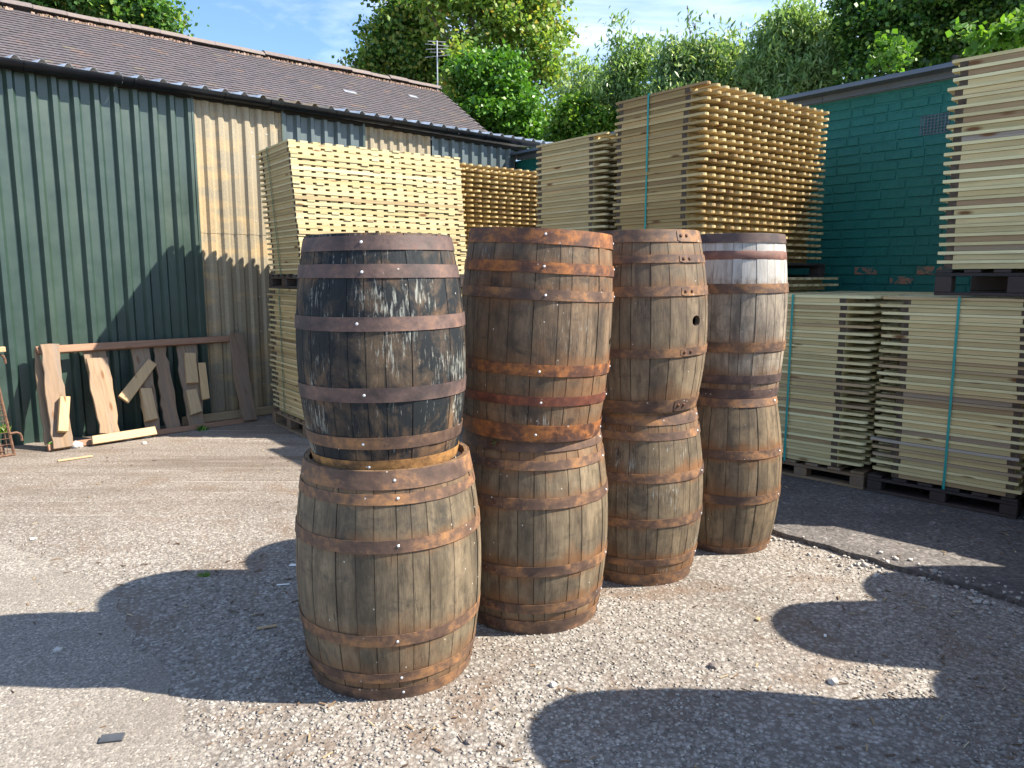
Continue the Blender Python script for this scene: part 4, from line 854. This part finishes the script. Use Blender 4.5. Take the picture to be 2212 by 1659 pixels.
piece('board', [(0.066, 1.003), (0.226, 0.999), (0.214, 0.899), (0.202, 0.808), (0.188, 0.504), (0.18, 0.263), (0.16, 0.004), (0.0, 0.003), (0.018, 0.287), (0.025, 0.524), (0.055, 0.731)], 0.001, 0.036, M['old_y'], wav=0.02)
piece('board', [(0.033, 0.985), (0.075, 0.985), (0.02, 0.1), (-0.034, 0.07), (0.0, 0.66)], -0.08, -0.047, M['old_y'], wav=0.015)
piece('board', [(0.427, 0.842), (0.627, 0.833), (0.619, 0.609), (0.604, 0.404), (0.583, 0.077), (0.405, 0.091), (0.415, 0.336), (0.406, 0.523), (0.43, 0.692)], 0.001, 0.030, M['old_y'], 'orange-brown wavy-edged board', wav=0.02)
piece('board', [(0.445, 0.99), (0.635, 0.99), (0.62, 0.5), (0.60, 0.02), (0.44, 0.02), (0.44, 0.5)], -0.075, -0.047, M['old_y'], wav=0.02)
piece('board', [(0.885, 0.985), (1.064, 0.985), (0.985, 0.02), (0.847, 0.02)], -0.075, -0.047, M['old_y'], wav=0.02)
piece('board', [(1.112, 0.985), (1.231, 0.985), (1.213, 0.595), (1.183, 0.02), (1.042, 0.02), (1.067, 0.544)], -0.08, -0.047, M['old_y'], 'grey wavy-edged board', wav=0.03)
piece('board', [(1.36, 0.985), (1.551, 0.985), (1.438, 0.02), (1.274, 0.02), (1.3, 0.586)], -0.08, -0.047, M['old_y'], wav=0.03)
piece('board', [(1.921, 1.008), (2.068, 1.006), (2.025, 0.528), (1.984, -0.004), (1.84, 0.005), (1.833, 0.459)], 0.001, 0.030, M['old_y'], wav=0.02)
piece('offcut', [(0.323, 0.066), (0.898, 0.074), (0.902, -0.007), (0.316, -0.013)], 0.033, 0.072, M['fresh_x'], 'pale new plank nailed along the bottom rail', bev=0.003)
for pl, z0, z1 in (([(0.123, 0.47), (0.205, 0.459), (0.128, 0.133), (0.048, 0.149)], 0.040, 0.105), ([(1.008, 0.796), (1.079, 0.73), (0.731, 0.359), (0.652, 0.443)], -0.04, 0.0), ([(0.864, 0.493), (0.968, 0.48), (0.964, 0.162), (0.847, 0.15)], -0.046, 0.02), ([(1.388, 0.832), (1.5, 0.823), (1.459, 0.492), (1.337, 0.5)], -0.046, 0.0), ([(1.505, 0.713), (1.586, 0.709), (1.541, 0.309), (1.456, 0.304)], -0.046, -0.01), ([(1.31, 0.423), (1.418, 0.427), (1.421, 0.179), (1.302, 0.154)], -0.046, 0.01)):
    piece('offcut', pl, z0, z1, M['fresh'], 'pale short timber offcut')
mb = MB(); a_, b_ = Vector((-3.60, 8.10, 0)), Vector((-2.70, 8.60, 0))
mb.box((0, 0, 0.05), (1.35, 0.03, 0.09)); o = mb.build('plank', M['fresh_x'], None, loc=(-3.02, 8.30, 0), rot=(0, 0, math.atan2(0.6886, 0.7251)), bevel=0.003)
tag(o, 'pale plank standing on edge along the foot of the translucent sheets', 'plank')

# ------------------------------------------------------------------ rusty wire cage panel at the left edge
CG = empty('wire_cage', (-4.43, 6.51, 0), math.atan2(0.6886, 0.7251) + 0.12)
tag(CG, 'rusty wire mesh cage with bent hooks at the left edge by the shed', 'wire cage')
def cb(name, pts, r_, mat=None): mb = MB(); mb.tube(pts, r_, 6); return mb.build(name, mat or M['rivet'], CG)
RW = plain('rusty_wire', (0.13, 0.07, 0.045), 0.8, 0.4, 30)
cb('frame_bar', [(0, 0, 0.0), (-0.10, 0.02, 0.93)], 0.013, RW); cb('frame_bar', [(0, 0, 0.01), (-0.9, 0, 0.01)], 0.013, RW); cb('frame_bar', [(-0.1, 0.02, 0.90), (-0.9, 0.02, 0.90)], 0.014, RW)
for k in range(16): z = 0.05 + k * 0.053; cb('wire', [(-0.9, -0.004, z), (-0.004 - 0.107 * z, -0.004, z + 0.004)], 0.0028, RW)
for k in range(14): x = -0.045 - k * 0.06; cb('wire', [(x, 0.004, 0.01), (x - 0.05, 0.012, 0.88)], 0.0028, RW)
for z in (0.20, 0.90):
    x = -0.1 * z; cb('hook', [(x, 0, z), (x + 0.05, -0.01, z + 0.005), (x + 0.075, -0.012, z - 0.01), (x + 0.085, -0.012, z - 0.04), (x + 0.086, -0.012, z - 0.075)], 0.011, RW)
mb = MB(); mb.box((-0.08, -0.02, 0.95), (0.16, 0.05, 0.045)); o = mb.build('wooden_block', M['fresh'], CG, bevel=0.004)
cr_ = plain('old_brick', (0.20, 0.12, 0.085), 0.9, 0.3, 20)
for k, (x, z, r_) in enumerate(((-0.16, 0.052, 0.1), (-0.40, 0.052, -0.1), (-0.20, 0.155, 0.3))):
    mb = MB(); mb.box((0, 0, 0), (0.21, 0.10, 0.10)); o = mb.build('loose_brick', cr_, None, bevel=0.006)
    o.location = CG.location + Matrix.Rotation(CG.rotation_euler.z, 3, 'Z') @ Vector((x, 0.10, z)); o.rotation_euler = (0, 0, CG.rotation_euler.z + r_)
    tag(o, ('old brick lying inside the wire cage near its corner post', 'old brick lying inside the wire cage farther left', 'old brick on top of another inside the wire cage')[k], 'brick', 'bricks inside the wire cage')

# ------------------------------------------------------------------ small things on the ground
def lump(name, loc, size, mat, label, cat, group=None, seed=0, flat=0.7):
    random.seed(seed); bm = bmesh.new(); bmesh.ops.create_icosphere(bm, subdivisions=2, radius=1)
    for v in bm.verts: v.co *= 1 + 0.35 * mnoise.noise(v.co * 1.7 + Vector((seed, 0, 0))); v.co.z *= flat; v.co *= size; v.co.z = max(v.co.z, -size * 0.35)
    me = bpy.data.meshes.new(name); bm.to_mesh(me); bm.free(); me.materials.append(mat); o = link(name, me, None, (loc[0], loc[1], (loc[2] if len(loc) > 2 else 0) + size * 0.32)); o.rotation_euler.z = seed
    return tag(o, label, cat, group)
RB = 'rubble stones at the foot of the shed'
for k, (x, y, s, lb) in enumerate(((-4.06, 6.82, 0.06, 'largest white rubble stone left of the leaning frame'), (-4.14, 6.78, 0.045, 'white rubble stone leaning on the biggest one by the frame'), (-4.20, 6.70, 0.032, 'small pale stone in front of the rubble by the frame'), (-3.98, 6.93, 0.04, 'pale rubble stone behind the frame corner'), (-4.25, 6.80, 0.028, 'small pale stone between cage and frame'), (-3.75, 7.15, 0.05, 'grey rubble stone behind the bottom rail of the frame'), (-3.62, 7.27, 0.04, 'pale rubble stone behind the second board of the frame'), (-3.50, 6.98, 0.022, 'small pink stone on the tarmac in front of the frame'))):
    lump('rubble_stone', (x, y), s, M['stone'], lb, 'stone', RB, seed=k + 1)
def slab_thing(name, loc, size, rz_, mat, label, cat, tilt=0.0):
    mb = MB(); mb.box((0, 0, 0), size); o = mb.build(name, mat, None, loc=(loc[0], loc[1], size[2] / 2 + 0.004 + abs(math.sin(tilt)) * size[1] / 2), rot=(tilt, 0, rz_), bevel=min(size) * 0.15)
    return tag(o, label, cat)
slab_thing('wood_splinter', (-3.80, 6.36), (0.27, 0.028, 0.012), 0.75, M['fresh_x'], 'long pale wood splinter on the ground in front of the leaning frame', 'splinter')
slab_thing('plastic_scrap', (-1.374, 2.372), (0.075, 0.038, 0.008), 0.2, M['scrap'], 'black plastic scrap on the fine tarmac at the bottom left', 'scrap', 0.12)
slab_thing('wood_chip', (-1.11, 3.20), (0.085, 0.014, 0.008), 0.4, M['fresh_x'], 'brown wood sliver in the shadow left of the nearest barrels', 'splinter')
slab_thing('paper_scrap', (-1.18, 3.675), (0.065, 0.010, 0.004), 0.2, M['litter'], 'thin white strip in the shadow left of the nearest barrels', 'litter')
slab_thing('paper_scrap', (-1.20, 3.94), (0.05, 0.03, 0.003), 0.0, M['litter'], 'white scrap close to the nearest barrel, farther back in the shadow', 'litter')
slab_thing('paper_scrap', (-2.90, 4.36), (0.035, 0.03, 0.004), 0.5, M['litter'], 'small white square on the sunlit ground at the far left', 'litter')
slab_thing('paper_scrap', (1.385, 3.12), (0.02, 0.012, 0.006), 1.2, M['litter'], 'tiny white tag in the shadow of the hidden barrels at right', 'litter')
slab_thing('wood_chip', (1.14, 3.28), (0.03, 0.016, 0.008), 1.0, M['fresh'], 'tiny pale wood chip at the edge of the right-hand shadow', 'splinter')
for k, (x, y, s) in enumerate(((-1.93, 2.99, 0.018), (-1.12, 2.05, 0.02), (0.16, 2.72, 0.016), (0.82, 2.86, 0.02), (1.26, 2.74, 0.022), (-0.15, 2.36, 0.014))):
    lump('pebble', (x, y), s, plain('dark_pebble', (0.14, 0.12, 0.11), .8) if k % 2 else M['stone'], ('pale pebble at the foot of the fine tarmac shadow', 'dark pebble at the bottom edge left', 'small pale pebble in front of the second barrel stack', 'dark pebble on sunlit chippings at right', 'pale pebble near the right-hand shadow edge', 'dark pebble in front of the nearest barrel')[k], 'pebble', None, seed=k + 30)
# ------------------------------------------------------------------ foliage
def leaf_mat(name, stops, trans=0.35, rough=0.5):
    m = Mat(name); r = m.rnd(); c = m.ramp(r, stops); m.col(c); m.rough(rough); m.b.inputs['Specular IOR Level'].default_value = 0.4
    tr = m.n('ShaderNodeBsdfTranslucent'); m.l(m.mix(1.0, c, (1.5, 1.5, 0.6), 'MULTIPLY'), tr.inputs[0]); mixs = m.n('ShaderNodeMixShader'); mixs.inputs[0].default_value = trans
    m.l(m.b.outputs[0], mixs.inputs[1]); m.l(tr.outputs[0], mixs.inputs[2]); m.l(mixs.outputs[0], m.o.inputs[0]); return m.m
def leaves(name, blobs, n, size, mat, parent, aspect=0.8, spr=0.28, droop=0.0, up=0.6, per=14, shell=0.45, clump=True):
    """leaf-shaped quads in sprigs scattered through ellipsoids (x,y,z,rx,ry,rz,weight)"""
    bl = np.array([b[:6] for b in blobs], float); wt = np.array([b[6] for b in blobs], float); wt /= wt.sum()
    nb_ = len(bl); K = 13; d0 = rng.normal(size=(nb_ * K, 3)); d0 /= np.linalg.norm(d0, axis=1)[:, None]; q_ = np.repeat(np.arange(nb_), K)
    if clump:
        c2 = bl[q_, :3] + d0 * rng.uniform(0.3, 1.08, (nb_ * K, 1)) * bl[q_, 3:6]; r2 = bl[q_, 3:6] * rng.uniform(0.14, 0.42, (nb_ * K, 1))
        bl = np.concatenate([c2, r2], 1); wt = np.repeat(wt, K) * (r2[:, 0] ** 2) / bl[:, 3].mean() ** 2; wt /= wt.sum()
    ns = max(1, n // per); bi = rng.choice(len(bl), ns, p=wt); d = rng.normal(size=(ns, 3)); d /= np.linalg.norm(d, axis=1)[:, None]
    rr = (shell + (1 - shell) * rng.random(ns)) ** 0.8 * rng.uniform(0.82, 1.10, ns); cen = bl[bi, :3] + d * rr[:, None] * bl[bi, 3:6]
    tone = rng.normal(0, 0.10, ns)
    si = np.repeat(np.arange(ns), per); m_ = len(si); p = cen[si] + rng.normal(0, spr, (m_, 3)) * np.array([1, 1, 0.7])
    if droop: p[:, 2] -= np.abs(rng.normal(0, droop, m_))
    nrm = rng.normal(size=(m_, 3)) * 0.8 + d[si] * 0.5; nrm[:, 2] += up; nrm /= np.linalg.norm(nrm, axis=1)[:, None]
    ax = rng.normal(size=(m_, 3)); ax[:, 2] -= (1.8 if droop else 0.5); ax -= nrm * (ax * nrm).sum(1)[:, None]; ax /= np.linalg.norm(ax, axis=1)[:, None]; bx = np.cross(nrm, ax)
    s = size * rng.uniform(0.6, 1.3, m_)[:, None]
    v0 = p - ax * s * 0.5; v1 = p + bx * s * 0.5 * aspect + nrm * s * 0.06 - ax * s * 0.08; v2 = p + ax * s * 0.5; v3 = p - bx * s * 0.5 * aspect + nrm * s * 0.06 - ax * s * 0.08
    W = np.stack([v0, v1, v2, v3], 1).reshape(-1, 3); F = np.arange(m_ * 4).reshape(-1, 4)
    return quads(name, W, F, mat, np.clip(0.5 + tone[si] + rng.normal(0, 0.16, m_), 0.001, 0.999), parent)
bark = plain('tree_bark', (0.13, 0.11, 0.085), 0.9, 0.35, 12, bump=0.01)
def at(x, y, Y):
    """world point at depth Y seen at pixel x, y of a 2212 x 1659 picture (only used to find where each tree stands)"""
    u, t_ = (x - 1106) / 1618, (y - 829.5) / 1618; p = R(PITCH); k = Y / (math.cos(p) - t_ * math.sin(p))
    return Vector((u * k, Y, CAM_H + (-math.sin(p) - t_ * math.cos(p)) * k))
def tree(name, label, Y, blobs, n, size, mat, base, group=None, trunk_r=0.16, cat='tree', dep=1.0, limbs=True, rseed=1, twigs=0, **kw):
    """blobs: (px, py, r_px, depth offset, weight)"""
    global rng
    rng = np.random.default_rng(rseed); random.seed(rseed)
    root = empty(name, (0, 0, 0)); b0 = at(base, 596, Y); root.location = (b0.x, Y, 0); tag(root, label, cat, group)
    bl = []
    for b in blobs:
        px, py, rp, dy, wt = b[:5]; ry_ = b[5] if len(b) > 5 else rp; p = at(px, py, Y + dy); s = (Y + dy) / 1618; bl.append((p.x - b0.x, dy, p.z, rp * s, rp * s * dep, ry_ * s, wt))
    leaves('crown', bl, n, size, mat, root, **kw)
    mb = MB(); top = max(bl, key=lambda q: q[2]); zt = top[2] * 0.8
    sp = [Vector((0.25 * mnoise.noise((k * 0.7, rseed, 0)), 0.2 * mnoise.noise((k * 0.6, rseed, 4)), zt * k / 8)) for k in range(9)]
    mb.tube(sp, [trunk_r * (1.25 if k == 0 else 1) * (1 - 0.085 * k) for k in range(9)], 8); mb.build('trunk', bark, root, smooth=True)
    if limbs:
        for q in bl:
            mb = MB(); h = min(q[2] * 0.62, zt * 0.85); k = max(1, min(7, int(8 * h / zt))); a_ = sp[k]; b_ = Vector(q[:3])
            pts = [a_ + (b_ - a_) * (i / 5) + Vector((mnoise.noise((i, rseed, q[0])), mnoise.noise((i, q[1], 3)), 0.6 * math.sin(PI * i / 5))) * 0.10 * (b_ - a_).length for i in range(6)]; pts[0] = a_
            mb.tube(pts, [trunk_r * 0.42 * (1 - 0.16 * i) for i in range(6)], 6)
            for _ in range(twigs):
                i = random.randint(2, 5); d_ = Vector((random.gauss(0, 1), random.gauss(0, 1), random.gauss(0.4, 0.8))).normalized() * random.uniform(0.3, 0.9) * q[3]; mb.tube([pts[i], pts[i] + d_ * 0.5 + Vector((0, 0, 0.05)), pts[i] + d_], [0.018, 0.011, 0.004], 5)
            mb.build('limb', bark, root, smooth=True)
    return root
SYC = leaf_mat('sycamore_leaf', [(0.0, (0.04, 0.11, 0.03)), (0.4, (0.10, 0.22, 0.05)), (0.62, (0.17, 0.31, 0.07)), (0.85, (0.26, 0.37, 0.085)), (1.0, (0.33, 0.32, 0.09))], 0.42)
SYO = leaf_mat('turning_sycamore_leaf', [(0.0, (0.06, 0.14, 0.03)), (0.4, (0.15, 0.26, 0.055)), (0.68, (0.25, 0.34, 0.075)), (0.9, (0.38, 0.30, 0.09)), (1.0, (0.42, 0.23, 0.085))], 0.42)
IVY = leaf_mat('ivy_leaf', [(0.0, (0.014, 0.051, 0.012)), (0.4, (0.043, 0.138, 0.017)), (0.7, (0.087, 0.225, 0.026)), (1.0, (0.152, 0.290, 0.043))], 0.3, 0.4)
BRI = leaf_mat('bright_bush_leaf', [(0.0, (0.043, 0.123, 0.014)), (0.5, (0.116, 0.246, 0.029)), (1.0, (0.232, 0.362, 0.065))], 0.4, 0.4)
WIL = leaf_mat('pale_willow_leaf', [(0.0, (0.07, 0.14, 0.055)), (0.4, (0.16, 0.27, 0.10)), (0.75, (0.27, 0.39, 0.16)), (1.0, (0.42, 0.50, 0.28))], 0.4, 0.4)
DRK = leaf_mat('dark_ivy_leaf', [(0.0, (0.02, 0.06, 0.015)), (0.4, (0.065, 0.17, 0.030)), (0.7, (0.14, 0.28, 0.05)), (1.0, (0.25, 0.40, 0.09))], 0.35, 0.4)
tree('sycamore_tree', 'leafy green tree showing above the tiled roof at the far left', 19, [(100, 10, 75, 0, 2), (200, -5, 85, 1, 2), (290, 15, 75, 0, 2), (340, 45, 48, 0, 1), (375, 62, 26, 0, .4), (160, -70, 90, 0, 1.5), (260, -70, 80, 0, 1), (30, -20, 70, 0, 1), (240, 80, 70, 1, 1)], 28000, 0.125, SYC, 220, rseed=2, spr=0.22)
tree('sycamore_tree', 'large sycamore with orange-tinted leaves behind the end of the tiled roof', 20, [(1060, 60, 70, 0, 1.6), (1120, 40, 70, 1, 1.5), (1160, 110, 60, 0, 1.3), (1195, 140, 45, 0, .9), (1000, 20, 60, 0, 1.1), (1010, 130, 45, -1.5, .8), (930, 10, 55, 0, 1.1), (1080, -40, 80, 0, 1.5), (980, -60, 70, 0, 1), (1110, 180, 55, 0.5, .9), (1185, 65, 45, .5, .8), (1140, -30, 60, 0, 1), (985, 165, 34, -2, .5), (1180, 200, 45, .5, .6)], 19000, 0.125, SYO, 1085, trunk_r=0.24, rseed=3, spr=0.20, twigs=3)
tree('sycamore_tree', 'dark green half of the sycamore clump, left of the aerial and over the roof', 21.5, [(860, 30, 55, 0, 1.3), (850, 95, 60, 0, 1.4), (800, 130, 42, 0, .8), (780, 155, 26, 0, .4), (900, 150, 55, 0, 1.2), (910, 80, 60, 0, 1.4), (850, 165, 42, 0, .8), (835, -30, 60, 0, 1), (940, 200, 50, 0, .8), (760, 135, 14, 0, .15), (820, 60, 36, 0, .5), (960, 130, 55, 0, 1)], 25000, 0.125, SYC, 920, trunk_r=0.2, rseed=4, spr=0.20, twigs=3)
tree('ivy_clad_tree', 'bright glossy ivy covering the trunk right of the aerial', 18, [(1040, 150, 55, 0, 1.2), (1070, 210, 65, 0, 1.8), (1110, 250, 55, 0, 1.4), (1030, 235, 45, 0, 1), (1150, 270, 50, 0, 1), (1000, 200, 40, 0.5, .8), (1090, 160, 45, 0, 1), (1060, 285, 60, 0, 1), (1130, 205, 34, .4, .5)], 34000, 0.105, IVY, 1075, trunk_r=0.3, rseed=5, spr=0.13, limbs=False, per=18, shell=0.6)
tree('elder_bush', 'bright green rounded bush between the roof end and the tallest stack', 15.5, [(1250, 262, 48, 0, 2), (1290, 275, 40, 0, 1.4), (1215, 290, 34, 0, 1), (1255, 230, 20, 0, .4), (1260, 330, 60, 0, 1.5)], 15000, 0.085, BRI, 1250, cat='bush', trunk_r=0.08, rseed=6, spr=0.10, limbs=False, per=18, shell=0.6)
WG = 'slender pale-leaved saplings behind the green wall'
wl = [('slim feathery sapling between the sycamore and the tallest stack', 16.5, [(1275, 170, 40, 0, 1, 70), (1240, 210, 34, 0, .7, 60), (1290, 250, 50, 0, 1, 60), (1230, 130, 20, 0, .25, 34)], 1265, 4500),
      ('tall feathery sapling with its tip above the left corner of the tallest stack', 15.5, [(1335, 45, 20, 0, .35, 44), (1340, 110, 40, 0, 1, 60), (1380, 130, 42, 0, 1, 50), (1320, 180, 45, 0, 1, 60), (1370, 210, 50, 0, 1.2, 50)], 1345, 7000),
      ('sapling with drooping willow-like leaves directly above the tallest stack', 14.5, [(1500, 60, 18, 0, .35, 40), (1470, 130, 45, 0, 1.2, 55), (1520, 130, 42, 0, 1.2, 60), (1440, 180, 50, 0, 1.2, 50), (1500, 200, 60, 0, 1.3, 40), (1480, 20, 10, 0, .1, 22)], 1490, 11000),
      ('pale sapling with two pointed tips right of the drooping one', 15, [(1575, 75, 20, 0, .35, 42), (1600, 55, 14, 0, .2, 34), (1570, 140, 45, 0, 1.2, 60), (1620, 150, 48, 0, 1.2, 60), (1590, 210, 60, 0, 1.2, 40)], 1590, 10000),
      ('broad light green willow between the saplings and the dark ivy mass', 14, [(1680, 70, 55, 0, 1.3, 60), (1740, 50, 60, 0, 1.4, 60), (1700, 140, 65, 0, 1.6, 60), (1770, 130, 60, 0, 1.4, 60), (1650, 130, 45, 0, 1, 50), (1800, 60, 45, 0.5, .9, 60), (1760, 190, 55, 0, 1, 34), (1690, 205, 50, 0, 1, 30)], 1720, 22000)]
for k, (lb, Y, bl, bs, n_) in enumerate(wl):
    bl = [(b[0], b[1], b[2] * 0.74, b[3], b[4], b[5] * 0.80) for b in bl]
    tree('willow_sapling', lb, Y, bl, n_, 0.135, WIL, bs, group=WG, trunk_r=0.05, rseed=20 + k, aspect=0.30, spr=0.15, droop=0.12, up=0.2, per=12, shell=0.1, twigs=4)
tree('hedge_thicket', 'dense green thicket filling the gap low behind the saplings', 19, [(1200, 300, 60, 0, 1, 50), (1330, 290, 50, 0, 1, 40), (1400, 255, 60, 0, 1.2, 35), (1480, 235, 60, 0, 1.2, 35), (1570, 225, 60, 0, 1.2, 35), (1660, 220, 60, 0, 1.2, 38), (1750, 200, 65, 0, 1.2, 50), (1480, 290, 90, 0, 1), (1650, 280, 90, 0, 1)], 16000, 0.13, SYC, 1450, cat='hedge', trunk_r=0.1, rseed=40, limbs=False, spr=0.2, shell=0.4)
tree('ivy_covered_tree', 'dark ivy-covered tree filling the upper right corner', 13, [(1895, 60, 60, 0.3, 1.6), (1960, 40, 85, 0.2, 1.8), (2060, 50, 85, 0.4, 1.8), (2150, 20, 90, 0, 1.8), (1860, 130, 45, 0.2, 1), (1930, 130, 55, 0.3, 1.2), (2010, 130, 50, .4, 1), (1860, 0, 50, 0, .8), (2000, -50, 100, 0, 1), (2130, -60, 100, 0, 1), (2100, 120, 60, .5, 1), (2220, 80, 80, .3, 1), (1850, 190, 40, .4, .6)], 62000, 0.08, DRK, 2010, trunk_r=0.25, rseed=41, limbs=False, spr=0.11, per=18, shell=0.65)
tree('sycamore_shoot', 'light green leafy shoots hanging in front of the dark ivy above the green wall', 10.5, [(1925, 110, 26, 0, 1, 34), (1950, 85, 18, 0, .5, 24), (1905, 85, 16, 0, .4, 20), (1945, 135, 16, 0, .4, 18)], 420, 0.085, BRI, 1925, cat='branch', trunk_r=0.012, rseed=42, spr=0.07, per=9, limbs=False, droop=0.06)
tree('maple_branch', 'yellow-green broad leaves catching the sun at the right edge above the upper stack', 9.5, [(2120, 95, 30, 0, 1, 18), (2165, 85, 34, 0, 1, 22), (2205, 70, 40, 0, 1, 30), (2090, 70, 22, 0, .5, 20), (2240, 50, 40, 0, 1, 40)], 900, 0.10, BRI, 2170, cat='branch', trunk_r=0.015, rseed=43, spr=0.07, per=9, limbs=False)
# moss tuft on the tarmac, moss on the hoop, weeds by the cage
def tuft(name, loc, r_, n_, h, mat, label, cat, parent=None, seed=0):
    random.seed(seed); mb = MB()
    for _ in range(n_):
        a = random.random() * 2 * PI; d_ = random.random() ** .6 * r_; x, y = d_ * math.cos(a), d_ * math.sin(a); hh = h * random.uniform(.5, 1.1); tx, ty = random.gauss(0, .4) * hh, random.gauss(0, .4) * hh; w_ = hh * 0.22; ca, sa = math.cos(a + 1.2) * w_, math.sin(a + 1.2) * w_
        mb.add([(x - ca, y - sa, 0), (x + ca, y + sa, 0), (x + tx + ca * .6, y + ty + sa * .6, hh * .7), (x + tx * 1.5, y + ty * 1.5, hh)], [(0, 1, 2, 3)])
    o = mb.build(name, mat, parent, loc=loc)
    if label: tag(o, label, cat)
    return o
tuft('moss_tuft', (-1.637, 3.808, 0.0), 0.03, 90, 0.014, BRI, 'small green moss tuft in the barrel shadow on the ground', 'moss', seed=1)
tuft('weed', (-4.55, 6.55, 0.2), 0.06, 60, 0.07, BRI, 'small green weed growing inside the wire cage', 'weed', seed=2)
tuft('weed', (-4.28, 6.92, 0.0), 0.10, 110, 0.05, IVY, 'green weed at the foot of the shed between cage and frame', 'weed', seed=3)
tuft('weed', (-3.22, 7.62, 0.0), 0.06, 60, 0.05, IVY, 'small green weed behind the frame bottom rail', 'weed', seed=4)
# moss spot on the second stack's lower top hoop
tb = [o for o in bpy.data.objects if o.get('label', '').startswith('warm grey barrel')][0]
f0 = math.atan2(-3.455, -0.095); aa = f0 - 0.52; rr_ = rad(0.86, 0.89, 0.312, 0.36) + 0.0045
mo = tuft('moss_spot', (rr_ * math.cos(aa), rr_ * math.sin(aa), 0.862), 0.022, 150, 0.006, leaf_mat('lichen', [(0, (0.08, 0.13, 0.03)), (1, (0.20, 0.27, 0.08))], 0.1), None, None, tb, 5)
mo.rotation_euler = Vector((math.cos(aa), math.sin(aa), 0)).to_track_quat('Z', 'Y').to_euler()
print('done', len(bpy.data.objects))
